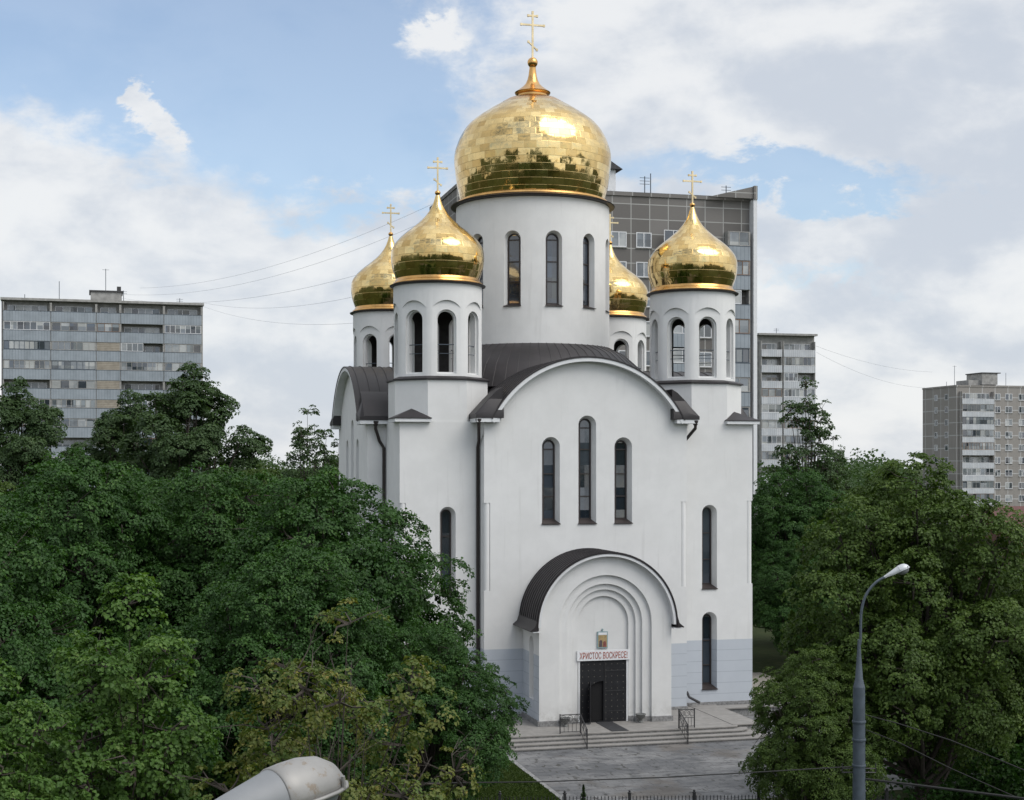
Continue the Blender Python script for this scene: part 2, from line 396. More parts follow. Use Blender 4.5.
# walls: one body, cut by windows, corner notches
fp = [(-Wd, -Wd), (-Bd, -Wd), (-Bd, -Ad), (Bd, -Ad), (Bd, -Wd), (Wd, -Wd), (Wd, -Bd), (Ad, -Bd), (Ad, Bd), (Wd, Bd), (Wd, Wd), (Bd, Wd),
      (Bd, Ad), (-Bd, Ad), (-Bd, Wd), (-Wd, Wd), (-Wd, Bd), (-Ad, Bd), (-Ad, -Bd), (-Wd, -Bd)]
b = MB(); b.prism([[(u, v, 0-.05) for u, v in fp], [(u, v, 2.2+DZ) for u, v in fp]], 'wall')
body = b.build('wall', church)
RA, ZA = 5.57, -.24               # gable arch radius and centre height
for k in range(2):               # two crossing barrels
    ang = math.asin((1.5-ZA)/RA)
    sec = arc(0, ZA, RA, ang, math.pi-ang, 28)
    b = MB(); e = Ad if k == 0 else Ad
    fr = FR((0, 0), 0 if k == 0 else math.pi/2)
    b.prism([[fr.p(x, z, e) for x, z in sec], [fr.p(x, z, -e) for x, z in sec]], 'wall')
    c = b.build('tmp'); c.parent = church
    dg = bpy.context.evaluated_depsgraph_get(); dg.update()
    boolean(body, c, 'UNION')
arms = [FR((0, -Ad), 0), FR((Ad, 0), math.pi/2), FR((0, Ad), math.pi), FR((-Ad, 0), -math.pi/2)]
cut = MB(); wins = []
for fr in arms:
    for a, wd, z0, z1, bars in ((-1.93, .95, -2.96, 1.42, (-1.6, -.45, .8)), (0, .95, -2.96, 2.52, (-1.6, -.45, .8, 1.9)), (1.93, .95, -2.96, 1.42, (-1.6, -.45, .8))):
        cutter(cut, fr, a, wd, z0, z1); wins.append((fr, a, wd, z0, z1, bars))
tw = []
for su, sv in ((-1, -1), (1, -1), (1, 1), (-1, 1)):
    f1 = FR((su*7.06, sv*Wd), 0 if sv < 0 else math.pi); f2 = FR((su*Wd, sv*7.06), math.pi/2 if su > 0 else -math.pi/2)
    for fr in (f1, f2):
        for z0, z1, bars in ((-6.5, -2.1, (-5.0, -3.6)), (-11.8, -7.75, (-10.6, -9.3))):
            cutter(cut, fr, 0, .84, z0, z1); wins.append((fr, 0, .84, z0, z1, bars))
# notches at the arms' corners and the towers' outer corners
nz0, nz1 = -6.3, -1.9
NW = .31
for su in (-1, 1):
    for sv in (-1, 1):
        for (cu, cv) in ((Bd, Ad), (Ad, Bd), (Wd, Wd)):
            u1, v1 = su*cu, sv*cv
            cut.box(*sorted((u1-su*NW, u1+su*.3)), *sorted((v1-sv*NW, v1+sv*.3)), nz0+DZ, nz1+DZ, 'white')
c = cut.build('tmp', church); bpy.context.evaluated_depsgraph_get().update()
boolean(body, c)
# horizontal top faces etc all one plaster; colonnettes in the notches
b = MB()
for su in (-1, 1):
    for sv in (-1, 1):
        for (cu, cv) in ((Bd, Ad), (Ad, Bd), (Wd, Wd)):
            b = MB(); cc = (su*(cu-.175), sv*(cv-.175)); b.lathe([(.172, nz0+DZ+.003), (.172, nz1+DZ-.003)], cc, 'white', 20); o = b.build('corner_column', church); sharp(o)
for q in wins: window(*q)
# granite foot along the visible walls
b = MB()
o = .05
gf = [(math.copysign(abs(u)+o, u), math.copysign(abs(v)+o, v)) for u, v in fp]
b.prism([[(u, v, -.06) for u, v in gf], [(u, v, .16) for u, v in gf]], 'granite'); b.build('foot_band', church)

# arm roofs: barrel with seams, white cornice, feet
RR = 5.74
def arm_roof(ang):
    fr = FR((0, 0), ang)
    e = Ad+.50
    a1 = math.asin((2.32-ZA)/RR)
    sec = arc(0, ZA, RR, a1, math.pi-a1, 36); inn = arc(0, ZA, RR-.07, a1, math.pi-a1, 36)[::-1]
    b = MB(); b.prism([[fr.p(x, z, e) for x, z in sec+inn], [fr.p(x, z, 1.0) for x, z in sec+inn]], 'roof')
    d = e-.3
    while d > 3.5:               # standing seams
        s1 = arc(0, ZA, RR+.035, a1, math.pi-a1, 36)
        b.prism([[fr.p(x, z, d) for x, z in s1+sec[::-1]], [fr.p(x, z, d-.03) for x, z in s1+sec[::-1]]], 'roof'); d -= .55
    for s in (-1, 1):            # swept feet over the corner
        foot = [(s*4.5, 2.34), (s*5.92, 2.34), (s*5.92, 2.56), (s*5.6, 2.9), (s*5.2, 3.34), (s*4.8, 3.72), (s*4.5, 3.9)]
        b.prism([[fr.p(x, z, e-.02) for x, z in foot[:2]+[(s*5.92, 2.5), (s*5.2, 2.72), (s*4.5, 2.72)]], [fr.p(x, z, e-.25) for x, z in foot[:2]+[(s*5.92, 2.54), (s*5.2, 3.3), (s*4.5, 3.3)]]], 'roof')
        b.prism([[fr.p(x, z, e-.25) for x, z in foot], [fr.p(x, z, 9.3) for x, z in foot]], 'roof')
    b.build('roof', church, True)
    c = MB()
    o1 = arc(0, ZA, RR-.072, a1-.02, math.pi-a1+.02, 36); i1 = arc(0, ZA, RR-.25, a1-.02, math.pi-a1+.02, 36)[::-1]
    c.prism([[fr.p(x, z, e-.03) for x, z in o1+i1], [fr.p(x, z, Ad-.1) for x, z in o1+i1]], 'trim')
    for s in (-1, 1):
        x0, x1 = sorted((s*4.7, s*5.88))
        p = [(x0, 2.14), (x1, 2.14), (x1, 2.335), (x0, 2.335)]
        c.prism([[fr.p(x, z, e-.05) for x, z in p], [fr.p(x, z, 9.4) for x, z in p]], 'trim')
    c.build('cornice', church, True)
for k in range(4): arm_roof(k*math.pi/2)
# downpipes
def pipe(pts, name='downpipe'):
    b = MB(); b.tube(pts, .085, 'frame', 10)
    p = Vector(pts[0]); b.lathe([(.10, p.z-.05), (.17, p.z+.12), (.17, p.z+.2)], (p.x, p.y), 'frame', 12)
    for z in np.arange(1.2, pts[-2][2]-.5, 2.2):
        q = pts[-1]; b.lathe([(.095, z), (.095, z+.05)], (q[0], q[1]), 'frame', 10)
    b.build(name, church, True)
zt = 2.1+DZ
for su in (-1, 1):
    pipe([(su*5.75, -Ad-.32, zt), (su*5.75, -Ad-.32, zt-.2), (su*5.52, -Wd-.35, zt-.85), (su*5.52, -Wd-.12, zt-1.2), (su*5.52, -Wd-.12, 8), (su*5.52, -Wd-.12, .3)])
    pipe([(su*(Wd+.6), -5.78, zt), (su*(Wd+.6), -5.78, zt-.2), (su*(Wd+.35), -5.52, zt-.85), (su*(Wd+.12), -5.52, zt-1.2), (su*(Wd+.12), -5.52, 8), (su*(Wd+.12), -5.52, .3)])
# black rubber drain elbow at the foot of the right bay
b = MB(); b.tube([(Bd+.35, -Wd-.1, .75), (Bd+.4, -Wd-.3, .5), (Bd+.9, -Wd-.55, .22)], .07, 'iron', 8); b.build('drain_spout', church, True)

# skirt roof under the main drum
b = MB(); b.lathe([(6.9, 4.2+DZ), (6.2, 5.45+DZ), (5.3, 6.25+DZ), (4.3, 6.75+DZ)], (0, 0), 'roof', 64)
for k in range(64):
    a = 2*math.pi*k/64; ca, sa = math.cos(a), math.sin(a)
    b.tube([(r*ca, r*sa, z+DZ+.01) for r, z in ((6.9, 4.2), (6.2, 5.45), (5.3, 6.25), (4.4, 6.70))], .013, 'roof', 4)
o = b.build('skirt_roof', church); sharp(o, 30)

# main drum with twelve windows
b = MB(); n = 96
b.lathe([(4.42, 4.5+DZ), (4.42, 14.78+DZ)], (0, 0), 'white', n); drum = b.build('drum', church)
c = MB(); fw = []
for k in range(12):
    a = k*math.pi/6; fr = FR((4.42*math.sin(a), -4.42*math.cos(a)), a)
    c.prism([[fr.p(x, z, .3) for x, z in arch_poly(.97, 8.75, 12.88)], [fr.p(x, z, -.0) for x, z in arch_poly(.97, 8.75, 12.88)], [fr.p(x, z, -.42) for x, z in arch_poly(.70, 8.85, 12.74)]], 'white'); fw.append(fr)
boolean(drum, c.build('tmp', church)); sharp(drum, 25)
for fr in fw: window(fr, 0, .97, 8.75, 12.88, (10.1, 11.2, 12.4), .42, .135, .10)
b = MB(); b.lathe([(4.3, 14.72+DZ), (4.72, 14.80+DZ), (4.75, 14.85+DZ), (4.3, 15.0+DZ)], (0, 0), 'roof', 72); sharp(b.build('drum_cornice', church))
def spline(prof, k=6):
    P = [np.array(p, float) for p in prof]; P = [2*P[0]-P[1]]+P+[2*P[-1]-P[-2]]; out = []
    for i in range(1, len(P)-2):
        for j in range(k):
            s = j/k; a, b_, c_, d_ = P[i-1], P[i], P[i+1], P[i+2]
            out.append(tuple(.5*((2*b_)+(c_-a)*s+(2*a-5*b_+4*c_-d_)*s*s+(3*b_-a-3*c_+d_)*s**3)))
    out.append(tuple(P[-2])); return out
def lathe_uv(name, prof, c, m, parent, n=72):
    me = bpy.data.meshes.new(name); L = [0]
    for i in range(1, len(prof)): L.append(L[-1]+math.hypot(prof[i][0]-prof[i-1][0], prof[i][1]-prof[i-1][1]))
    vs = [(c[0]+r*math.cos(2*math.pi*j/n), c[1]+r*math.sin(2*math.pi*j/n), z+DZ) for r, z in prof for j in range(n)]
    fs = []; uv = []
    for i in range(len(prof)-1):
        for j in range(n):
            k = (j+1) % n; fs.append((i*n+j, i*n+k, (i+1)*n+k, (i+1)*n+j))
            uv += [j/n, L[i]/L[-1], (j+1)/n, L[i]/L[-1], (j+1)/n, L[i+1]/L[-1], j/n, L[i+1]/L[-1]]
    me.from_pydata(vs, [], fs); me.uv_layers.new(name='sheets').data.foreach_set('uv', uv)
    me.materials.append(M[m]); me.shade_smooth()
    o = bpy.data.objects.new(name, me); COL.objects.link(o); o.parent = parent; return o
def cross(c, z0, z1, bars, wdt, parent, th=.055):
    b = MB(); x, y = c; z0 += DZ; z1 += DZ
    b.box(x-th, x+th, y-th, y+th, z0, z1, 'goldpale')
    for zz, hw, sl in bars:
        zz += DZ
        b.prism([[(x-hw, y-th*.8, zz+sl-th), (x+hw, y-th*.8, zz-sl-th), (x+hw, y-th*.8, zz-sl+th), (x-hw, y-th*.8, zz+sl+th)],
                 [(x-hw, y+th*.8, zz+sl-th), (x+hw, y+th*.8, zz-sl-th), (x+hw, y+th*.8, zz-sl+th), (x-hw, y+th*.8, zz+sl+th)]], 'goldpale')
    for a, zz in ((0, z1),)+tuple((s*hw, zq+DZ-(sl*s)) for zq, hw, sl in bars for s in (-1, 1)):
        b.box(x+a-th*1.15, x+a+th*1.15, y-th*1.15, y+th*1.15, zz-th*1.3, zz+th*1.3, 'goldpale')
    b.build('cross', parent)
main = spline([(4.10, 15.05), (4.23, 15.5), (4.39, 16.25), (4.52, 17.3), (4.51, 17.9), (4.38, 18.4), (4.12, 18.98), (3.66, 19.6), (2.85, 20.22), (1.90, 20.8), (1.05, 21.2)])
dome = lathe_uv('dome', main, (0, 0), 'goldbig', church, 96)
b = MB(); b.lathe([(4.20, 14.95+DZ), (4.38, 15.0+DZ), (4.36, 15.10+DZ), (4.22, 15.16+DZ)], (0, 0), 'gold', 72); sharp(b.build('dome_ring', dome))
b = MB(); b.lathe([(r, z+DZ) for r, z in [(1.95, 20.72), (1.98, 20.76), (1.5, 21.05), (.85, 21.2), (.85, 21.36), (1.0, 21.42), (1.04, 21.5), (.9, 21.6), (.62, 21.8), (.42, 22.0), (.30, 22.25), (.24, 22.5), (.18, 22.95), (.2, 23.0)]], (0, 0), 'gold', 40); sharp(b.build('finial', dome), 50)
b = MB(); b.lathe([(.30*math.cos(a)+.001, 23.25+.30*math.sin(a)+DZ) for a in np.linspace(-1.5, 1.5, 13)], (0, 0), 'gold', 24); sharp(b.build('orb', dome), 60)
cross((0, 0), 23.5, 26.15, ((25.95, .26, 0), (25.42, .68, 0), (24.22, .25, .22)), .7, dome, .05)

# belfries with small domes
sm = spline([(2.16, 9.60), (2.25, 9.85), (2.37, 10.25), (2.42, 10.75), (2.36, 11.2), (2.09, 11.62), (1.66, 12.03), (1.16, 12.42), (.72, 12.82), (.40, 13.24), (.21, 13.66), (.11, 14.0)])
def belfry(su, sv):
    c = (su*7.06, sv*7.06)
    ap = 2.42; rr = ap/math.cos(math.pi/8)
    b = MB(); b.lathe([(rr, 1.0+DZ), (rr, 4.28+DZ)], c, 'white', 8, math.pi/8); ped = b.build('belfry_base', church)
    b = MB(); rr2 = (ap+.12)/math.cos(math.pi/8)
    b.lathe([(rr, 4.28+DZ), (rr2, 4.31+DZ), (rr2, 4.37+DZ), (rr-.25, 4.50+DZ)], c, 'roof', 8, math.pi/8); b.build('belfry_ledge', church)
    # drum: cylinder, flattened by arched cuts, hollowed, eight open arches
    RC, AP = 2.30, 2.175
    b = MB(); b.lathe([(RC, 4.42+DZ), (RC, 9.22+DZ)], c, 'white', 64); dr = b.build('belfry_drum', church)
    k1 = MB()
    for k in range(8):
        a = k*math.pi/4; fr = FR((c[0]+AP*math.sin(a), c[1]-AP*math.cos(a)), a)
        p = arch_poly(1.795, 3.5, 8.33, 18)
        k1.prism([[fr.p(x, z, 0) for x, z in p], [fr.p(x, z, .6) for x, z in p]], 'white')
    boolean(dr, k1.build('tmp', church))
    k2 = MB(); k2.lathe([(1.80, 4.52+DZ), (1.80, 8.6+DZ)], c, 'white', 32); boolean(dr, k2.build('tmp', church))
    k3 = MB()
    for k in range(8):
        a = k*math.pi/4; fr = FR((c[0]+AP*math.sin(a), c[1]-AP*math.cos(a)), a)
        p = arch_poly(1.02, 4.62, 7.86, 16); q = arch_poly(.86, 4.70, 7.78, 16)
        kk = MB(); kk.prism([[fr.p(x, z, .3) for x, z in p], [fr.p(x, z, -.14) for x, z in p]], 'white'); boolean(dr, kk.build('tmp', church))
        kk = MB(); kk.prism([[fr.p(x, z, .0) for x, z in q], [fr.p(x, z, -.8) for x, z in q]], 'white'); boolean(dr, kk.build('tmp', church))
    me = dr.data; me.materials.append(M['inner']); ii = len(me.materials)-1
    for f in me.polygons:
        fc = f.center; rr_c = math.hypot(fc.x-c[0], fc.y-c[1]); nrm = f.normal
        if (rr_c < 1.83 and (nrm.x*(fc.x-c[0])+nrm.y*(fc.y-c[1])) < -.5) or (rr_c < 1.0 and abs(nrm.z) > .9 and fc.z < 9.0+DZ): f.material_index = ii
    sharp(dr, 25)
    # rails across the openings, bell hanging inside
    for k in range(8):
        a = k*math.pi/4; fr = FR((c[0]+AP*math.sin(a), c[1]-AP*math.cos(a)), a)
        b = MB(); b.tube([fr.p(-.5, 6.1, -.22), fr.p(.5, 6.1, -.22)], .022, 'steel', 6); b.tube([fr.p(-.5, 5.65, -.22), fr.p(.5, 5.65, -.22)], .015, 'steel', 6); b.build('railing', dr)
    b = MB(); b.lathe([(2.2, 9.16+DZ), (2.48, 9.22+DZ), (2.50, 9.27+DZ), (2.2, 9.36+DZ)], c, 'roof', 48); sharp(b.build('belfry_cornice', church))
    dm = lathe_uv('dome', sm, c, 'goldsmall', church, 64)
    b = MB(); b.lathe([(r, z+DZ) for r, z in [(2.2, 9.3), (2.34, 9.34), (2.33, 9.40), (2.24, 9.46), (2.19, 9.54), (2.17, 9.61)]], c, 'gold', 48); sharp(b.build('dome_ring', dm), 50)
    b = MB(); b.lathe([(.15*math.cos(a)+.001, 14.13+.13*math.sin(a)+DZ) for a in np.linspace(-1.5, 1.5, 9)], c, 'gold', 16); sharp(b.build('orb', dm), 60)
    cross(c, 14.2, 15.92, ((15.74, .2, 0), (15.42, .5, 0), (14.68, .17, .14)), .5, dm, .04)
    # little hipped roof over the tower's outer corner
    b = MB(); x0, x1 = su*9.83, su*7.92; y0, y1 = sv*9.83, sv*7.92
    zc = 2.36+DZ; ap_ = (su*8.75, sv*8.75, zc+.50)
    vs = [(x0, y0, zc), (x1, y0, zc), (x1, y1, zc), (x0, y1, zc), ap_]
    b.add(vs, [(0, 1, 4), (1, 2, 4), (2, 3, 4), (3, 0, 4), (0, 1, 2, 3)], 'roof'); b.box(*sorted((x0, x1)), *sorted((y0, y1)), zc-.035, zc-.001, 'roof'); b.build('corner_roof', church)
    b = MB(); b.box(*sorted((su*9.79, su*7.95)), *sorted((sv*9.79, sv*7.95)), 2.16+DZ, 2.325+DZ, 'trim'); b.build('corner_cornice', church)
for su, sv in ((-1, -1), (1, -1), (1, 1), (-1, 1)): belfry(su, sv)

# portal
PV = -13.5; PZ = -7.85; PR = 3.40
fr = FR((0, 0), 0)
def P(a, z, v): return Vector((a, v, z+DZ))
def arch_open(r, z0=-12.65, zc=PZ+.1, n=24): return [(-r, z0), (r, z0)]+arc(0, zc, r, 0, math.pi, n)
b = MB(); sec = arch_open(PR, -12.70, PZ)
b.prism([[P(x, z, PV) for x, z in sec], [P(x, z, -Ad+.1) for x, z in sec]], 'white'); portal = b.build('portal', church)
steps = [(2.37, PV, -13.34), (1.93, -13.34, -13.19), (1.64, -13.19, -13.05), (1.31, -13.05, -12.90)]
for r, v0, v1 in steps:
    b = MB(); p = arch_open(r, -12.68); b.prism([[P(x, z, v0-(.5 if v0 == PV else .01)) for x, z in p], [P(x, z, v1) for x, z in p]], 'white')
    boolean(portal, b.build('tmp', church))
for s in (-1, 1):                # blind niche on each flank
    b = MB(); f2 = FR((s*PR, -12.1), s*math.pi/2); p = arch_poly(.8, -11.5, -8.4)
    b.prism([[f2.p(x, z, .3) for x, z in p], [f2.p(x, z, 0) for x, z in p], [f2.p(x*.72, z, -.3) for x, z in p]], 'white'); boolean(portal, b.build('tmp', church))
# flanks carry the blue painted courses
me = portal.data
if 'blue_render' not in [m.name for m in me.materials]: me.materials.append(M['bluewall'])
bi = len(me.materials)-1
bm = bmesh.new(); bm.from_mesh(me)
bmesh.ops.bisect_plane(bm, geom=bm.verts[:]+bm.edges[:]+bm.faces[:], plane_co=(0, 0, -9.23+DZ), plane_no=(0, 0, 1))
for f in bm.faces:
    c = f.calc_center_median()
    if abs(abs(c.x)-PR) < .02 and c.z < -9.23+DZ: f.material_index = bi
bm.to_mesh(me); bm.free()
sharp(portal, 25)
for s in (-1, 1):                # granite foot of the portal
    b = MB()
    b.box(*sorted((s*2.36, s*3.47)), PV-.07, PV+.05, -.04, .26, 'granite')
    b.box(*sorted((s*3.35, s*3.47)), PV+.05, -Ad, -.04, .26, 'granite')
    b.box(*sorted((s*1.90, s*2.355)), -13.39, -13.3, -.04, .26, 'granite'); b.box(*sorted((s*1.60, s*1.895)), -13.24, -13.15, -.04, .26, 'granite'); b.box(*sorted((s*1.31, s*1.595)), -13.10, -13.0, -.04, .26, 'granite')
    b.build('granite_foot', portal)
# portal roof
b = MB(); e0, e1 = PV-.38, -Ad+.02
ro = arc(0, PZ, 3.60, -.04, math.pi+.04, 40); ri = arc(0, PZ, 3.53, -.04, math.pi+.04, 40)[::-1]
b.prism([[P(x, z, e0) for x, z in ro+ri], [P(x, z, e1) for x, z in ro+ri]], 'roof')
v = e0+.05
while v < e1:
    rs = arc(0, PZ, 3.635, -.04, math.pi+.04, 40); b.prism([[P(x, z, v) for x, z in rs+ro[::-1]], [P(x, z, v+.03) for x, z in rs+ro[::-1]]], 'roof'); v += .36
for s in (-1, 1):
    q = [(s*3.52, PZ-.12), (s*3.60, PZ+.35), (s*3.70, PZ+.05), (s*3.92, PZ-.12), (s*3.92, PZ-.17)]
    b.prism([[P(x, z, e0) for x, z in q], [P(x, z, e1) for x, z in q]], 'roof')
b.build('portal_roof', church, True)
b = MB(); ro = arc(0, PZ, 3.528, 0, math.pi, 40); ri = arc(0, PZ, 3.40, 0, math.pi, 40)[::-1]
b.prism([[P(x, z, e0+.03) for x, z in ro+ri], [P(x, z, PV+.2) for x, z in ro+ri]], 'trim')
for s in (-1, 1): b.box(*sorted((s*3.405, s*3.80)), e0+.03, e1, PZ-.22+DZ, PZ-.175+DZ, 'trim')
b.build('portal_cornice', church, True)
# doors with studs, one leaf's arched wicket standing open
def stud_hook(T, co, c, b):
    x, y, z = T.sep(co)
    br = T.comb(T.math('SUBTRACT', T.math('FRACT', T.math('MULTIPLY', x, 3.33)), .5), T.math('SUBTRACT', T.math('FRACT', T.math('MULTIPLY', z, 3.33)), .5), 0.0)
    ln = T.node('ShaderNodeVectorMath', operation='LENGTH'); T.put(ln.inputs[0], br)
    k = T.smooth(ln.outputs['Value'], .05, .09, 1, 0)
    c = T.mix(T.smooth(T.noise(co, 3.5, 5, .7), .5, .7, 0, .6), c, (.024, .025, .029))
    return T.mix(T.math('MULTIPLY', k, .6), c, (.22, .20, .17))
M['door'] = mat('studded_dark_metal', (.009, .0095, .012), .5, hook=stud_hook, bump=.3, bscale=12)
M['dark'] = mat('painted_interior_dark', (.006, .006, .007), .9)  # near-black colour standing in for the shade inside the church
DVv = -12.91
dz0, dz1 = -12.65, -9.62
b = MB(); b.box(-1.2, 1.2, DVv-.12, DVv-.01, dz0+DZ+.005, dz1+DZ, 'door'); door = b.build('door', church)
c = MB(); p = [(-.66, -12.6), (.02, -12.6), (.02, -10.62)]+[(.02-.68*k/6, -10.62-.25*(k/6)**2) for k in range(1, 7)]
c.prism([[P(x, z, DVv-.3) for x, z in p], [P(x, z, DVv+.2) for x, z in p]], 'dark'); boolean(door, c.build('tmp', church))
b = MB(); b.box(-.7, .05, DVv-.007, DVv-.001, .05, 2.1, 'dark'); b.build('doorway_dark_sheet', door)  # thin black sheet behind the open wicket, interior darkness painted on
b = MB(); p2 = [(x, z) for x, z in [(0, -12.6), (.62, -12.6), (.62, -10.87), (0, -10.62)]]
ca, sa = math.cos(R(112)), math.sin(R(112))
b.prism([[Vector((-.66+x*ca*.9, DVv-.13-x*sa, z+DZ)) for x, z in p2], [Vector((-.62+x*ca*.9, DVv-.13-x*sa, z+DZ)) for x, z in p2]], 'door'); b.build('wicket_door', door)
b = MB()
b.box(-.005+.08, .035+.08, DVv-.14, DVv-.121, .02, 3.0, 'iron')
for zz in (.5, 1.5, 2.5): b.box(.14, 1.15, DVv-.14, DVv-.121, zz, zz+.05, 'iron')
b.build('door_fittings', door)
b = MB(); b.box(-1.29, -1.2, DVv-.16, DVv-.005, .005, 3.07, 'trim'); b.box(1.2, 1.29, DVv-.16, DVv-.005, .005, 3.07, 'trim'); b.build('door_frame', door)
# sign over the door
M['board'] = mat('white_board', (.74, .75, .77), .5, var=.03)
M['redink'] = mat('red_brown_lettering', (.34, .07, .035), .6, var=.15)
b = MB(); b.box(-1.36, 1.36, DVv-.22, DVv-.16, -9.60+DZ, -9.10+DZ, 'board')
b.box(-1.1, -1.02, DVv-.16, DVv-.01, -9.5+DZ, -9.4+DZ, 'iron'); b.box(1.02, 1.1, DVv-.16, DVv-.01, -9.5+DZ, -9.4+DZ, 'iron')
sign = tag(b.build('sign_board', church), 'white board lettered in red over the door')
cu = bpy.data.curves.new('t', 'FONT'); cu.body = 'ХРИСТОС ВОСКРЕСЕ!'; cu.size = .44; cu.align_x = 'CENTER'; cu.align_y = 'CENTER'; cu.extrude = .006; cu.offset = .0
to = bpy.data.objects.new('t', cu); COL.objects.link(to)
dg = bpy.context.evaluated_depsgraph_get(); dg.update(); me = bpy.data.meshes.new_from_object(to.evaluated_get(dg)); bpy.data.objects.remove(to)
co = np.empty(len(me.vertices)*3); me.vertices.foreach_get('co', co); co = co.reshape(-1, 3)
wx = co[:, 0].max()-co[:, 0].min(); hy = co[:, 1].max()-co[:, 1].min()
co[:, 0] = (co[:, 0]-(co[:, 0].max()+co[:, 0].min())/2)*2.46/wx; co[:, 1] = (co[:, 1]-(co[:, 1].max()+co[:, 1].min())/2)*.33/hy
nc = np.stack([co[:, 0], -co[:, 2]+DVv-.228, co[:, 1]-9.35+DZ], 1); me.vertices.foreach_set('co', nc.ravel()); me.materials.clear(); me.materials.append(M['redink']); me.name = 'lettering'
lo = bpy.data.objects.new('lettering', me); COL.objects.link(lo); lo.parent = sign
# icon in a pale frame
M['icblue'] = mat('pale_teal_enamel', (.26, .36, .38), .5, var=.1)
M['icgold'] = mat('ochre_ground', (.36, .27, .13), .5, var=.2, vscale=12)
M['icred'] = mat('madder_robe', (.22, .07, .06), .6, var=.2, vscale=12)
M['icdark'] = mat('umber_robe', (.09, .07, .08), .6, var=.2, vscale=12)
M['skin'] = mat('painted_flesh', (.45, .27, .17), .6)
b = MB(); x0, x1, z0, z1 = -.27, .27, -9.02, -8.20; y0 = DVv-.06
b.box(x0, x1, y0, DVv-.005, z0+DZ, z1+DZ, 'icblue'); b.box(-.02, .02, y0, DVv-.005, z1+DZ, z1+.14+DZ, 'icblue'); b.box(-.05, .05, y0-.002, DVv-.006, z1+.07+DZ, z1+.1+DZ, 'icblue')
ic = b.build('icon', church)
b = MB(); b.box(x0+.05, x1-.05, y0-.008, y0-.001, z0+.05+DZ, z1-.18+DZ, 'icgold'); b.box(x0+.05, x1-.05, y0-.008, y0-.001, z1-.17+DZ, z1-.05+DZ, 'board')
for xx, mm, h in ((-.10, 'icdark', .46), (.10, 'icred', .40)):
    q = [(xx-.085, z0+.06), (xx+.085, z0+.06), (xx+.075, z0+h-.12), (xx+.03, z0+h-.06), (xx-.03, z0+h-.06), (xx-.075, z0+h-.12)]
    b.prism([[P(x, z, y0-.014) for x, z in q], [P(x, z, y0-.009) for x, z in q]], mm)
    q = [(xx+.035*math.cos(a), z0+h-.02+.042*math.sin(a)) for a in np.linspace(0, 2*math.pi, 11)[:-1]]
    b.prism([[P(x, z, y0-.016) for x, z in q], [P(x, z, y0-.009) for x, z in q]], 'skin')
b.build('painted_panel', ic)

# things on the terrace
M['carpet'] = mat('dark_door_mat', (.03, .031, .034), .95, bump=.4, bscale=40)
b = MB(); b.box(-.40, .45, -15.6, -13.1, ZT+.003, ZT+.02, 'carpet')
o = b.build('door_mat'); o.location = (CX, CY, 0); o.rotation_euler = (0, 0, TH); tag(o, 'long dark runner mat laid from the church door to the steps', 'mat')
M['urn'] = mat('weathered_stone_urn', (.16, .165, .16), .85, var=.25, vscale=12, bump=.2)
def urn(u, v, lab):
    b = MB(); b.lathe([(.13, 0), (.13, .05), (.06, .1), (.08, .16), (.20, .26), (.24, .38), (.27, .40), (.27, .43), (.22, .43), (.19, .36)], (0, 0), 'urn', 20)
    o = b.build('flower_urn'); sharp(o, 50); o.location = W2(u, v, ZT); tag(o, lab, 'urn', 'stone urns beside the portal'); return o
urn(-2.15, -13.75, 'small grey stone urn at the portal foot, left of the door')
urn(1.75, -13.62, 'small grey stone urn at the portal foot, right of the door')
def handrail(flip, u0, u1, us, lab):
    root = empty('stair_railing', W2(us, -15.55, ZT), TH); tag(root, lab, 'railing', 'wrought iron railings on the steps')
    def panel(A, B, hA, hB, name):
        b = MB(); A = Vector(A); B = Vector(B); up = Vector((0, 0, 1))
        for X, hh in ((A, hA), (B, hB)): b.box(X.x-.022, X.x+.022, X.y-.022, X.y+.022, X.z, X.z+hh+.03, 'iron')
        for fz in (.08, .5, .9): b.tube([A+up*(hA*fz/.9*.98), B+up*(hB*fz/.9*.98)], .017 if fz < .8 else .026, 'iron', 6)
        for k in range(1, 5):
            X = A.lerp(B, k/5); b.tube([X+up*.08, X+up*.5], .011, 'iron', 5)
        for k in range(3):       # scrollwork
            X = A.lerp(B, (k+.5)/3); dd = (B-A).normalized()
            b.tube([X+dd*(.13*math.cos(a))+up*(.70+.15*math.sin(a)) for a in np.linspace(0, 2*math.pi, 13)], .011, 'iron', 5)
            b.tube([X+dd*(.07*math.cos(a))+up*(.68+.09*math.sin(a)) for a in np.linspace(0, 5, 9)], .009, 'iron', 5)
        b.build(name, root)
    panel((u0-us, 0, 0), (u1-us, 0, 0), .9, .9, 'landing_panel')
    panel((0, -.05, 0), (-.22, -1.75, -.42), .9, .9, 'stair_panel')
handrail(0, -2.95, -1.95, -1.95, 'black wrought iron railing on the steps, left of the door mat')
handrail(0, 3.0, 3.8, 3.0, 'black wrought iron railing on the steps, right of the door mat')

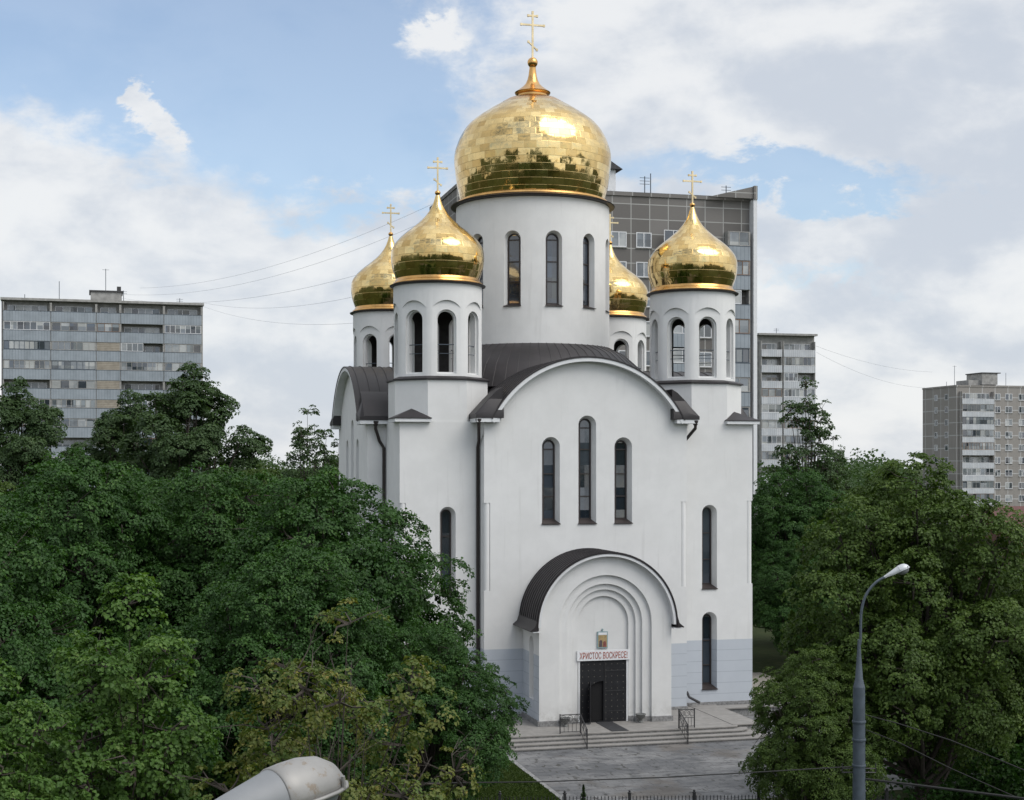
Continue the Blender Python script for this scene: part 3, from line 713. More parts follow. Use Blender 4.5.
# ------------------------------------------------------------ apartment blocks
def panel_hook(pw, ph, jt, c0, c1, cj, off=0.0):
    def hk(T, co, c, b):
        x, y, z = T.sep(co)
        br = T.node('ShaderNodeTexBrick'); T.put(br.inputs['Vector'], T.comb(T.math('ADD', T.math('ADD', x, y), off), z, 0.0))
        br.offset = 0; br.inputs['Scale'].default_value = 1; br.inputs['Brick Width'].default_value = pw; br.inputs['Row Height'].default_value = ph
        br.inputs['Mortar Size'].default_value = jt; br.inputs['Mortar Smooth'].default_value = .1
        br.inputs['Color1'].default_value = (*c0, 1); br.inputs['Color2'].default_value = (*c1, 1); br.inputs['Mortar'].default_value = (*cj, 1)
        st = T.noise(T.comb(T.math('ADD', x, y), 0.0, T.math('MULTIPLY', z, .12)), 1.3, 5, .6)
        return T.mix(T.smooth(st, .5, .8, 0, .45), T.mix(T.math('MULTIPLY', T.noise(co, 9, 5, .7), .2), br.outputs[0], (.12, .115, .11)), (.16, .155, .15))
    return hk
M['panel'] = mat('aggregate_wall_panels', (.15, .14, .13), .95, hook=panel_hook(1.87, 1.4, .045, (.125, .118, .110), (.205, .194, .182), (.40, .40, .38)))
M['panel2'] = mat('pale_wall_panels', (.2, .19, .18), .95, hook=panel_hook(3.2, 2.8, .09, (.26, .245, .225), (.30, .28, .26), (.50, .50, .49)))
def corr_hook(T, co, c, b):
    x, y, z = T.sep(co)
    fr = T.math('FRACT', T.math('MULTIPLY', x, 2.5))
    wn = T.node('ShaderNodeTexWhiteNoise', noise_dimensions='1D'); T.put(wn.inputs['W'], T.math('FLOOR', T.math('MULTIPLY', x, 1.25)))
    c = T.mix(T.math('MULTIPLY', wn.outputs['Value'], .35), c, (.34, .38, .42))
    return T.mix(T.smooth(fr, .8, .95, 0, .55), c, (.10, .12, .14))
M['bluesheet'] = mat('grey_blue_corrugated_sheet', (.25, .285, .315), .7, var=.12, vscale=.7, hook=corr_hook)
M['whitesheet'] = mat('white_corrugated_sheet', (.50, .515, .53), .7, var=.1, vscale=.7, hook=corr_hook)
M['brownsheet'] = mat('brown_boarding', (.20, .13, .09), .8, var=.2, vscale=2)
M['beige'] = mat('beige_slats', (.30, .27, .22), .8, var=.15, vscale=2, hook=lambda T, co, c, b: T.mix(T.smooth(T.math('FRACT', T.math('MULTIPLY', T.sep(co)[2], 4.0)), .7, .9, 0, .7), c, (.12, .09, .07)))
M['winwhite'] = mat('white_window_frame', (.62, .63, .64), .6)
M['tar'] = mat('roof_felt', (.06, .06, .062), .9, var=.2)
M['render_grey'] = mat('grey_rendered_wall', (.30, .295, .28), .95, var=.2, vscale=1.2, bump=.2)
M['redroof'] = mat('dark_red_roof', (.09, .03, .025), .7, var=.2)
M['brick'] = mat('red_brick', (.16, .065, .045), .9, hook=panel_hook(.5, .15, .012, (.15, .055, .04), (.20, .08, .055), (.22, .2, .18)))

def glazing(mb, gm, x0, x1, z0, z1, y, rng, fw=.07, frame='winwhite', cell=.85):
    "framed row of panes standing at plane y, facing -y"
    n = max(1, round((x1-x0)/cell)); wdt = (x1-x0)/n
    mb.box(x0, x1, y-.05, y, z0, z0+fw, frame); mb.box(x0, x1, y-.05, y, z1-fw, z1, frame)
    for k in range(n+1):
        xx = x0+k*wdt; mb.box(xx-fw/2, xx+fw/2, y-.055, y-.001, z0, z1, frame)
    for k in range(n):
        gm.box(x0+k*wdt+.01, x0+(k+1)*wdt-.01, y-.02, y-.012, z0+.02, z1-.02, rng.choice(['glass2', 'glass2', 'curtain', 'glass', 'curtain']))
def block(name, X, Y, L, D, H, rot, label, floors, bays, wins, seed, wallm, sheet, floor0=None, depth=1.25, fh=2.8, groups=None, glaze=.7, openTop=False, par=1.15, drop=.9, slats=None):
    """X,Y = near-left corner of the facade; u runs along it; y>0 goes into the building.
    bays: (x0, x1) balcony bays recessed/projecting; wins: (x, w) plain windows; H roof height"""
    rng = random.Random(seed); root = empty(name, (X, Y, 0), rot); tag(root, label, 'building', groups)
    b = MB(); b.box(0, L, 0, D, -1, H, wallm); b.build('wall', root)
    b = MB(); b.box(-.1, L+.1, -.12 if wallm != 'render_grey' else -1.3, D+.1, H+.003, H+.35, wallm if wallm != 'render_grey' else 'conc'); b.box(.1, L-.1, 0, D-.1, H+.35, H+.40, 'tar'); b.build('roof', root)
    k = 0
    for f in range(floors):
        zt = H-drop-fh*f; zb = zt-fh         # storey ceiling and floor
        if floor0 is not None and f < floor0: continue
        if zb < 2: break
        for (x0, x1) in bays:
            y = -depth
            b = MB(); b.box(x0, x1, y, -.003, zb-.16, zb, 'conc')
            sm_ = sheet
            b.box(x0+.04, x1-.04, y-.05, y+.03, zb-.12, zb+par, sm_)
            b.box(x0, x1, y-.07, y+.05, zb+par, zb+par+.06, 'steel' if sheet == 'bluesheet' else 'winwhite')
            for xx in (x0, x1-.14): b.box(xx, xx+.14, y+.035, -.003, zb, zt-.16, wallm if wallm != 'panel' else 'conc')
            bal = b.build('balcony', root)
            # door and window at the back of the loggia
            wb = MB(); gb = MB(); glazing(wb, gb, x0+.6, x1-.6, zb+.7, zb+2.3, -.005, rng, cell=1.0)
            o = wb.build('window', bal); gb.build('pane', o)
            r = rng.random(); top_open = openTop and f == 0
            if slats is not None and (x0, x1) == bays[slats] and f >= 2:
                q = MB(); q.box(x0+.1, x1-.1, y+.0, y+.03, zb+par+.07, zt-.17, 'beige'); q.build('slatted_screen', bal)
            elif not top_open:
                if r < glaze:
                    mm = rng.choice(['winwhite', 'conc', 'conc', 'brownsheet', 'steel']); wb = MB(); gb = MB()
                    glazing(wb, gb, x0+.15, x1-.15, zb+par+.07, zt-.17, y+.03, rng, frame=mm, cell=rng.choice([.7, .85, 1.1])); o = wb.build('glazing', bal); gb.build('pane', o)
                elif r < glaze+.12:
                    xm = x0+(x1-x0)*rng.uniform(.4, .6); wb = MB(); gb = MB()
                    glazing(wb, gb, x0+.15, xm, zb+par+.07, zt-.17, y+.03, rng, cell=.8); o = wb.build('glazing', bal); gb.build('pane', o)
        for (xc, ww) in wins:
            wb = MB(); gb = MB(); glazing(wb, gb, xc-ww/2, xc+ww/2, zb+.85, zb+2.3, -.003, rng, fw=.09, cell=.75); wb.box(xc-ww/2-.1, xc+ww/2+.1, -.14, -.003, zb+.78, zb+.845, 'conc')
            o = wb.build('window', root); gb.build('pane', o)
    return root
def antenna(root, x, y, z, h, kind=0, name='antenna'):
    b = MB(); b.tube([(x, y, z), (x, y, z+h)], .05, 'steel', 5)
    if kind:
        for k in range(kind): b.tube([(x-.5, y, z+h-.15-.3*k), (x+.5, y, z+h-.15-.3*k)], .03, 'steel', 4)
    b.build(name, root)
A15 = R(15.0)
# left slab, x 1..202, depth ~213
Ya = 213; pa = at(1.5, 298, Ya); La = 28.6; Ha = pa.z
ba = [(.25, 6.84), (6.86, 13.19), (13.21, 16.59), (16.61, 22.84), (22.86, 28.35)]
blA = block('apartment_block', pa.x, Ya, La, 13, Ha-.35, R(16), 'long apartment slab with grey-blue balcony bands at the left edge', 12, ba, [], 3, 'render_grey', 'bluesheet', glaze=.62, openTop=True, par=1.35, drop=.1, slats=2)
b = MB(); b.box(12.4, 16.9, 3, 8, Ha, Ha+1.7, 'render_grey'); b.box(12.2, 17.1, 2.8, 8.2, Ha+1.7, Ha+1.9, 'tar'); b.box(16.2, 16.8, 3.4, 4, Ha+1.9, Ha+2.6, 'tar'); b.build('lift_house', blA)
for x, h, k in ((3, 1.2, 0), (7.9, 3.3, 0), (14.6, 3.6, 1), (17.2, 2.2, 2), (25.5, 1.3, 2)): antenna(blA, x, 5, Ha if x > 17 or x < 12 else Ha+1.8, h, k)
# tall block behind the church
Yb = 135; pb = at(457, 184, Yb); Hb = pb.z; Lb = 29.0
blB = block('apartment_block', pb.x, Yb, Lb, 12.5, Hb-.35, R(14.3), 'tall dark grey panel block rising behind the golden domes', 13, [(26.3, 28.6)], [(x, 1.45) for x in (1.9, 4.6, 7.4, 10.1, 13, 15.6, 18.1, 24.2)], 5, 'panel', 'bluesheet', glaze=.95, depth=.9, par=1.2, drop=2.9)
b = MB()
b.box(Lb-.12, Lb+.25, -1.0, 12.6, -1, Hb-.3, 'trim'); b.prism([[(x, -1.1, Hb-.3), (x, 12.5, Hb-.3), (x, 12.5, Hb+.4), (x, -1.1, Hb+1.0)] for x in (Lb-.1, Lb+.25)], 'panel')
b.prism([[(Lb-4.6, y, Hb-.2), (Lb-.1, y, Hb-.2), (Lb-.1, y, Hb+.95)] for y in (-.9, -.5)], 'panel'); b.build('end_wall', blB)
b = MB(); b.box(13.2, 16.3, 3, 7, Hb, Hb+2.7, 'trim'); b.prism([[(12.8, y, Hb+2.7), (16.9, y, Hb+2.7), (14.8, y, Hb+4.0)] for y in (2.6, 7.4)], 'tar'); b.build('lift_house', blB)
for x, h, k in ((19.5, 2.3, 0), (27.3, 1.5, 2), (18.9, 2.0, 3), (.6, 2.4, 0)): antenna(blB, x, 2.0, Hb, h, k)
b = MB()
for f in range(6):
    z = Hb-3.25-2.8*(f+1); b.box(19.8, 22.6, -.9, -.004, z-.15, z+1.1, 'bluesheet'); 
    g = MB(); q = MB(); glazing(q, g, 19.85, 22.55, z+1.12, z+2.5, -.85, random.Random(f)); o = MB(); 
    bb = MB(); bb.box(19.8, 22.6, -.9, -.004, z-.15, z+1.1, 'bluesheet'); bo = bb.build('balcony', blB); oo = q.build('glazing', bo); g.build('pane', oo)
# pale block right of it
Yc = 262; pc = at(757, 333.5, Yc); Hc = pc.z; Lc = 10.9
blC = block('apartment_block', pc.x, Yc, Lc, 14, Hc-.35, R(12), 'distant apartment tower with white balcony rows right of the tall block', 12, [(.3, 4.3), (4.5, 10.6)], [], 9, 'render_grey', 'whitesheet', glaze=.75, openTop=True, par=1.1)
antenna(blC, 5.7, 5, Hc, 1.5, 2)
# right-hand block, corner at x 956
Yd = 322; pd = at(956.5, 385, Yd); Hd = pd.z; Ld = 34
blD = block('apartment_block', pd.x, Yd, Ld, 14, Hd-.35, A15, 'distant grey panel block with white balconies at the right edge', 11, [(.6, 8.6)], [(10.2, 1.3), (13.0, 1.7), (16.3, 1.5), (20, 1.5), (24, 1.5)], 12, 'panel2', 'whitesheet', glaze=.6, par=1.0)
b = MB(); b.box(5.5, 12.4, 4, 9, Hd, Hd+1.4, 'render_grey'); b.box(8.4, 12.3, 3.2, 9.4, Hd+.4, Hd+2.9, 'render_grey'); b.box(8.2, 13, 3, 9.6, Hd+2.9, Hd+3.1, 'tar'); b.build('lift_house', blD)
for x, h, k in ((2.6, 4.6, 1), (7.6, 2.0, 2), (15.6, 3.2, 0), (0.6, 1.0, 0)): antenna(blD, x, 5, Hd, h, k)
rr_ = random.Random(8)
for f in range(9):               # side gable windows
    for yy in (4.0, 8.3):
        z = Hd-1.2-2.8*(f+1)
        wb = MB(); gb = MB(); glazing(wb, gb, -yy-.6, -yy+.6, z+.85, z+2.2, -.003, rr_, fw=.09)
        o = wb.build('window', blD); gb.build('pane', o); o.rotation_euler = (0, 0, -math.pi/2)
# low brick house at the right edge
pe = at(1012, 519, 118)
br_ = empty('brick_house', (pe.x, 118, 0), R(10)); tag(br_, 'low red brick house half hidden by the big tree at the right edge', 'building')
b = MB(); b.box(0, 16, 0, 9, -1, pe.z-.6, 'brick'); b.build('wall', br_)
b = MB(); b.prism([[(x, -.5, pe.z-.6), (x, 9.5, pe.z-.6), (x, 4.5, pe.z+.9)] for x in (-.4, 16.4)], 'redroof'); b.build('roof', br_)
for k in range(4):
    wb = MB(); gb = MB(); glazing(wb, gb, 1.2+3.8*k, 2.8+3.8*k, pe.z-4.2, pe.z-2.2, -.01, rr_); o = wb.build('window', br_); gb.build('pane', o)

# ------------------------------------------------------------ trees
def leaf_mat(name, c0, c1, c2):
    m = bpy.data.materials.new(name); m.use_nodes = True; T = NT(m.node_tree); b = m.node_tree.nodes['Principled BSDF']
    at_ = T.node('ShaderNodeAttribute', attribute_name='tone'); v = at_.outputs['Fac']
    c = T.mix(T.smooth(v, 0, .6), c0, c1); c = T.mix(T.smooth(v, .75, 1.0), c, c2)
    T.put(b.inputs['Base Color'], c); b.inputs['Roughness'].default_value = .5; b.inputs['Specular IOR Level'].default_value = .25
    tr = T.node('ShaderNodeBsdfTranslucent'); T.put(tr.inputs[0], T.vmath('MULTIPLY', c, (1.15, 1.3, .5)))
    mx = T.node('ShaderNodeMixShader'); mx.inputs[0].default_value = .3
    out = m.node_tree.nodes['Material Output']; T.l.new(b.outputs[0], mx.inputs[1]); T.l.new(tr.outputs[0], mx.inputs[2]); T.l.new(mx.outputs[0], out.inputs[0])
    return m
M['leaf_dark'] = leaf_mat('dark_maple_leaves', (.024, .064, .014), (.039, .096, .020), (.070, .142, .030))
M['leaf_mid'] = leaf_mat('green_maple_leaves', (.044, .080, .015), (.070, .116, .022), (.11, .165, .034))
M['leaf_light'] = leaf_mat('light_maple_leaves', (.050, .108, .020), (.078, .150, .030), (.12, .195, .042))
M['leaf_brown'] = leaf_mat('bronze_maple_leaves', (.075, .120, .026), (.130, .150, .036), (.25, .21, .06))
M['leaf_far'] = leaf_mat('grey_green_leaves', (.040, .074, .028), (.060, .104, .038), (.088, .138, .052))
M['bark'] = mat('tree_bark', (.055, .045, .037), .9, var=.3, vscale=6, bump=.6, bscale=14)

def rot_frames(nrm, tang):
    nrm = nrm/np.linalg.norm(nrm, axis=1, keepdims=True)
    t_ = tang-nrm*(tang*nrm).sum(1, keepdims=True); t_ /= np.linalg.norm(t_, axis=1, keepdims=True)+1e-9
    return nrm, t_, np.cross(nrm, t_)
def leaves_mesh(name, C, Nn, Tt, size, tone, m):
    "C centres, Nn normals, Tt pointing dirs; folded five-point leaf as two quads"
    n = len(C); N_, T_, B_ = rot_frames(Nn, Tt); s = size[:, None]
    fold = .18
    v = np.stack([C-T_*s*.5, C-T_*s*.15+B_*s*.5+N_*s*fold, C+T_*s*.28+B_*s*.33+N_*s*fold*.6, C+T_*s*.62-N_*s*.1, C+T_*s*.28-B_*s*.33+N_*s*fold*.6, C-T_*s*.15-B_*s*.5+N_*s*fold], 1).reshape(-1, 3)
    base = (np.arange(n)*6)[:, None]; fc = np.concatenate([base+np.array([[0, 1, 2, 3]]), base+np.array([[0, 3, 4, 5]])], 1).reshape(-1, 4)
    me = bpy.data.meshes.new(name); me.vertices.add(len(v)); me.vertices.foreach_set('co', v.ravel())
    me.loops.add(fc.size); me.loops.foreach_set('vertex_index', fc.ravel()); me.polygons.add(len(fc))
    me.polygons.foreach_set('loop_start', np.arange(len(fc))*4); me.polygons.foreach_set('loop_total', np.full(len(fc), 4))
    a = me.attributes.new('tone', 'FLOAT', 'FACE'); a.data.foreach_set('value', np.repeat(tone, 2).astype(np.float32))
    me.update(calc_edges=True); me.materials.append(M[m]); return me
def make_tree(name, seed, H, base, RX, lobes, per, cl_n, leaf, m, lump=.38, cr=.42, bare=0, taper=0.0, trunk_r=.2, inner=.15):
    """crown of lobes between base and H; each lobe carries sprays of leaves; returns Empty > trunk, crown"""
    rg = np.random.default_rng(seed); root = empty(name, (0, 0, 0))
    cz = (H+base)/2; hz = (H-base)/2
    r0_ = RX*lump*.8; L = [(np.array([rg.normal(0, .06)*RX, rg.normal(0, .06)*RX, H-r0_*.95]), r0_)]
    for q_ in (.2, 2.3, 4.4): L.append((np.array([math.cos(q_)*RX*.38, math.sin(q_)*RX*.38, H-(H-base)*.13-r0_]), r0_*1.1))
    k = 0
    while len(L) < lobes and k < 8000:
        k += 1
        p = rg.normal(size=3); p /= np.linalg.norm(p); q = rg.uniform(.25, 1.0)**.5
        r = RX*lump*rg.uniform(.55, 1.25)
        c = np.array([p[0]*(RX-r)*q, p[1]*(RX-r)*q, cz+p[2]*(hz-r)*q])
        if taper: 
            fz = (c[2]-base)/(H-base); c[:2] *= 1-taper*fz
        if all(np.linalg.norm(c-a)-.38*(r+rb) > 0 for a, rb in L): L.append((c, r))
    C = []; CN = []
    LA = np.array([l[0] for l in L]); LR = np.array([l[1] for l in L])
    for c, r in L:
        dirs = rg.normal(size=(7, 3)); dirs /= np.linalg.norm(dirs, axis=1, keepdims=True); amp = rg.uniform(-.18, .30, 7)
        for j in range(int(per*(r/(RX*lump))**2)):
            p = rg.normal(size=3); p /= np.linalg.norm(p)
            if p[2] < -.45 and rg.random() < .6: continue
            bumpy = 1+(amp*np.exp(-6*(1-dirs@p))).sum()
            q = c+p*r*np.array([1, 1, .85])*rg.uniform(.62, 1.12)*bumpy
            ins = (np.linalg.norm((q-LA)/LR[:, None], axis=1) < .72).sum()
            if ins and rg.random() > inner: continue
            C.append(q); CN.append(p*.55+(q-np.array([0, 0, cz]))/RX*.45+rg.normal(0, .25, 3)+np.array([0, 0, .15]))
    C = np.array(C); CN = np.array(CN); CN /= np.linalg.norm(CN, axis=1, keepdims=True)
    # sprays
    nC = len(C); rep = np.repeat(np.arange(nC), cl_n); n = len(rep)
    a = rg.uniform(0, 2*np.pi, n); rad = np.sqrt(rg.uniform(0, 1, n)); csize = (rg.uniform(.5, 1.4, nC)*cr)[rep]
    ax = CN[rep]*.75+np.array([0, 0, .55]); ax /= np.linalg.norm(ax, axis=1, keepdims=True)
    t1 = np.cross(ax, np.array([.3, .2, .93])); t1 /= np.linalg.norm(t1, axis=1, keepdims=True); t2 = np.cross(ax, t1)
    rv = t1*np.cos(a)[:, None]+t2*np.sin(a)[:, None]
    P_ = C[rep]+rv*(rad*csize)[:, None]+ax*((.35-.55*rad**2)*csize*.8+rg.normal(0, .12, n)*csize)[:, None]
    Nn = ax+rv*(.55*rad)[:, None]+rg.normal(0, .33, (n, 3)); Tt = rv+rg.normal(0, .35, (n, 3))+np.array([0, 0, -.35])
    ctone = rg.uniform(.1, .8, nC)[rep]; tone = np.clip(ctone+rg.normal(0, .16, n), 0, 1)
    me = leaves_mesh('crown', P_, Nn, Tt, leaf*rg.uniform(.7, 1.25, n), tone, m)
    cr_o = bpy.data.objects.new('crown', me); COL.objects.link(cr_o); cr_o.parent = root
    # trunk, limbs to lobes, twigs to sprays
    b = MB(); zt_ = base+(H-base)*.62
    tp = [(0, 0, -.2), (rg.normal(0, .1), rg.normal(0, .1), base*.6), (rg.normal(0, .2), rg.normal(0, .2), base*1.1), (rg.normal(0, .3), rg.normal(0, .3), zt_)]
    b.tube(tp, [trunk_r*1.35, trunk_r, trunk_r*.8, trunk_r*.28], 'bark', 10)
    for c, r in L:
        f = rg.uniform(.15, .75); z0 = base*.85+(zt_-base*.85)*f*min(1, max(.1, (c[2]-base)/(H-base)*1.1)); s = Vector((0, 0, z0)); e = Vector(c)
        mid = s.lerp(e, .5)+Vector((0, 0, -.1*RX))+Vector(rg.normal(0, .12*RX*.4, 3))
        b.tube([s, mid, e], [trunk_r*.38, trunk_r*.24, trunk_r*.08], 'bark', 6)
    idx = rg.choice(nC, min(nC, 260), replace=False); Lc = np.array([l[0] for l in L])
    for i in idx:
        s = Lc[np.argmin(np.linalg.norm(Lc-C[i], axis=1))]; mdp = (s+C[i])/2+rg.normal(0, .12, 3)
        b.tube([s, mdp, C[i]+CN[i]*.1], [.035, .022, .008], 'bark', 3)
    for k in range(bare):        # bare twigs sticking out
        c, r = L[rg.integers(len(L))]; p = rg.normal(size=3); p[2] = abs(p[2])+.3; p /= np.linalg.norm(p)
        e = c+p*r*rg.uniform(1.1, 1.9); m1 = (c+e)/2+rg.normal(0, .08, 3)
        b.tube([c, m1, e], [.022, .014, .005], 'bark', 4)
        for q in range(2): b.tube([m1+(e-m1)*rg.uniform(.1, .6), e+rg.normal(0, .28, 3)], [.009, .003], 'bark', 3)
    b.build('trunk', root)
    return root
def place(root, x, Y, rz, sc, lab, cat='tree', group=None, sz=None, z=0):
    root.location = ((x-512)/F*Y, Y, z); root.rotation_euler = (0, 0, rz); root.scale = (sc, sc, sz or sc)
    tag(root, lab, cat, group); return root
big = make_tree('maple_tree', 11, 13.4, .8, 6.2, 60, 165, 50, .098, 'leaf_dark', lump=.27, cr=.35, trunk_r=.26, taper=.15)
mid = make_tree('maple_tree', 23, 10.6, .8, 2.9, 40, 60, 30, .095, 'leaf_light', lump=.29, cr=.22, trunk_r=.14, taper=.3)
bro = make_tree('bronze_maple_tree', 37, 10.3, 1.5, 4.1, 58, 22, 36, .075, 'leaf_brown', lump=.17, cr=.21, bare=120, trunk_r=.085, inner=.4, taper=.25)
lime = make_tree('lime_tree', 41, 14.0, .7, 5.8, 60, 150, 50, .095, 'leaf_mid', lump=.27, cr=.33, trunk_r=.28, taper=.1)
far = make_tree('poplar_tree', 53, 19.5, 2, 5.6, 80, 62, 50, .135, 'leaf_far', lump=.19, cr=.42, trunk_r=.3, inner=.1, taper=.08)
thin = make_tree('birch_tree', 67, 19.0, 4, 3.5, 60, 16, 30, .14, 'leaf_far', lump=.23, cr=.33, bare=0, trunk_r=.17, inner=.3, taper=.4)
g1 = 'maples crowding the left side of the church'
place(big, 331, 55, 0, .98, 'broad dark green maple directly left of the church portal', group=g1)
place(copy_tree(big), 215, 62, 2.1, .99, 'dark maple crown filling the gap under the poplars, left of centre', group=g1)
place(copy_tree(big), 60, 58, 4.0, 1.03, 'dark maple crown below the blue-balconied slab', group=g1)
place(copy_tree(big), -60, 44, 5.2, .93, 'dark maple cut off by the left edge of the picture', group=g1)
place(copy_tree(big), 285, 48, 3.3, .80, 'shorter dark maple behind the bronze tree', group=g1)
place(mid, 125, 34, .4, .99, 'lighter green young maple standing before the dark ones at lower left', group='young maples in front')
place(copy_tree(mid), -12, 31, 2.2, .86, 'yellow-green young maple at the lower left corner', group='young maples in front')
place(copy_tree(big), 430, 50, 1.3, .59, 'low dark maple skirting the forecourt steps, nearest the portal', group=g1)
place(bro, 338, 31, 0, 1.0, 'bronze-leaved maple with bare twigs above the near lamp head', group='young maples in front')
place(lime, 922, 54, 1.0, .98, 'big green lime tree behind the kerbside lamp post', group='limes on the right')
place(copy_tree(lime), 818, 51, 2.0, .50, 'low bushy lime hanging over the right end of the forecourt', group='limes on the right')
place(copy_tree(lime), 1040, 60, 3.4, .73, 'green lime tree cut off by the right edge', group='limes on the right')
place(copy_tree(big), 800, 98, 1.0, .98, 'dark round maple behind the right wall of the church', group='trees behind the church')
place(copy_tree(big), 798, 93, 4.6, .64, 'squat dark tree growing by the right flank of the church', group='trees behind the church')
place(copy_tree(big), 778, 108, 2.6, .7, 'small dark tree in the gap beside the right church wall', group='trees behind the church')
place(copy_tree(lime), 880, 104, 4.4, .93, 'low spreading tree behind the big lime', group='trees behind the church')
place(far, 192, 118, .5, 1.25, 'tall dark poplar in front of the blue-balconied slab, with the highest crown', group='trees far behind on the left', sz=1.09)
place(copy_tree(far), 128, 126, 2.5, 1.0, 'lower poplar leaning on the left flank of the tallest one', group='trees far behind on the left')
place(copy_tree(far), 18, 112, 4.0, 1.01, 'broad grey-green poplar at the left edge before the slab', group='trees far behind on the left')
place(thin, 309, 104, 0, .92, 'sparse birch standing alone just left of the church', group='trees far behind on the left')
place(copy_tree(thin), 338, 112, 2.0, .80, 'small sparse birch tucked against the church wall', group='trees far behind on the left')
place(copy_tree(thin), 806, 112, 1.2, 1.05, 'tall sparse birch before the pale tower on the right', group='trees behind the church')
place(copy_tree(thin), 832, 124, 2.6, .84, 'short thin birch right of the tall one', group='trees behind the church')
place(copy_tree(lime), 262, 92, 2.2, .95, 'rounded green tree behind the maples, left of the sparse birch', group='trees far behind on the left')
place(copy_tree(big), 130, 88, 3.9, .96, 'dark tree between the maples and the poplars', group='trees far behind on the left')
place(copy_tree(lime), -30, 84, .9, .99, 'green tree at the left edge under the poplar', group='trees far behind on the left')
# small spruce on the forecourt's edge
def spruce(lab, x, Y, H):
    rg = np.random.default_rng(5); root = empty('young_spruce', ((x-512)/F*Y, Y, 0)); b = MB(); b.tube([(0, 0, 0), (0, 0, H)], [.03, .006], 'bark', 6); b.build('trunk', root)
    C = []; N_ = []; T_ = []
    for i in range(750):
        z = H*(.06+.94*rg.random()**1.1); r = (H-z)*.27*rg.uniform(.1, 1)*(.7+.3*math.sin(z*26)); a = rg.uniform(0, 6.28)
        C.append((r*math.cos(a), r*math.sin(a), z-r*.15)); T_.append((math.cos(a), math.sin(a), .1)); N_.append((rg.normal(0, .3), rg.normal(0, .3), 1))
    me = leaves_mesh('crown', np.array(C), np.array(N_), np.array(T_), np.full(len(C), .07), rg.uniform(0, .7, len(C)), 'leaf_far'); o = bpy.data.objects.new('crown', me); COL.objects.link(o); o.parent = root
    tag(root, lab, 'tree')
spruce('tiny young spruce tip just inside the black fence', 583.5, 55, 1.15)

# far-off wood that closes the horizon all round (one mass)
def wood(name, pts, hh, size, seed, lab, m='leaf_far'):
    rg = np.random.default_rng(seed); C = []; sz = []
    for (x, y, r, h) in pts:
        n = int(260*(r/6)**2*hh/max(.2, size)**1.6); p = rg.normal(size=(n, 3)); p /= np.linalg.norm(p, axis=1, keepdims=True)
        q = p*np.array([r, r, h*.5])*rg.uniform(.8, 1.05, (n, 1))+np.array([x, y, h*.52]); C.append(q)
    C = np.concatenate(C); n = len(C); N_ = rg.normal(0, .6, (n, 3))+np.array([0, 0, .8])
    me = leaves_mesh(name, C, N_, rg.normal(size=(n, 3)), size*rg.uniform(.6, 1.3, n), rg.uniform(0, .8, n), m)
    o = bpy.data.objects.new(name, me); COL.objects.link(o); tag(o, lab, 'wood', kind='stuff'); return o
rg = np.random.default_rng(4); pts = []
for k in range(150):
    a = rg.uniform(-.5, .5); Y = rg.uniform(210, 420)
    if -.40 < a < -.21 and Y < 235: continue
    if a > .272: continue
    h = rg.uniform(11, 15.5); pts.append((a*Y, Y, rg.uniform(6, 9), h))
wood('distant_wood', pts, 1.0, .42, 6, 'distant belt of trees closing the horizon behind the buildings')
pts = []
for k in range(120):
    a = rg.uniform(2.0, 4.3)+math.pi/2*0; rr = rg.uniform(40, 150); h = rg.uniform(18, 32)
    pts.append((rr*math.sin(a), rr*math.cos(a), rg.uniform(5, 8), h))
wood('park_trees', pts, .8, .9, 7, 'belt of trees on the side opposite the church', 'leaf_far')
# shrubs under the maples
pts = [(at(x, 0, Y).x, Y, rg.uniform(1.6, 2.6), rg.uniform(1.6, 3.0)) for x, Y in [(rg.uniform(-80, 500), rg.uniform(38, 66)) for _ in range(60)] if (x-512)/F*Y < -7.5+.0*Y]
wood('undergrowth', pts, 2.2, .16, 8, 'dark undergrowth beneath the maples at lower left', 'leaf_dark')
pts = [(at(x, 0, Y).x, Y, rg.uniform(1.6, 2.6), rg.uniform(1.6, 3.2)) for x, Y in [(rg.uniform(880, 1100), rg.uniform(52, 78)) for _ in range(36)]]
wood('bushes', pts, 2.2, .16, 9, 'dark bushes beneath the lime trees at lower right', 'leaf_dark')
# lawn beside the forecourt
M['lawn'] = leaf_mat('lawn_blades', (.034, .058, .016), (.055, .085, .022), (.08, .11, .03))
n = 26000; C = np.stack([rg.uniform(-11, -6.33, n), rg.uniform(-29, -18.5, n), np.full(n, .04)], 1)
c_, s_ = math.cos(TH), math.sin(TH); Cw = np.stack([CX+C[:, 0]*c_-C[:, 1]*s_, CY+C[:, 0]*s_+C[:, 1]*c_, C[:, 2]], 1)
me = leaves_mesh('lawn_grass', Cw, rg.normal(0, 1, (n, 3))*np.array([1, 1, .3]), rg.normal(0, .3, (n, 3))+np.array([0, 0, 1]), rg.uniform(.08, .16, n), rg.uniform(0, 1, n), 'lawn')
o = bpy.data.objects.new('lawn_grass', me); COL.objects.link(o); tag(o, 'strip of bright green lawn beside the paved forecourt', 'grass', kind='stuff')

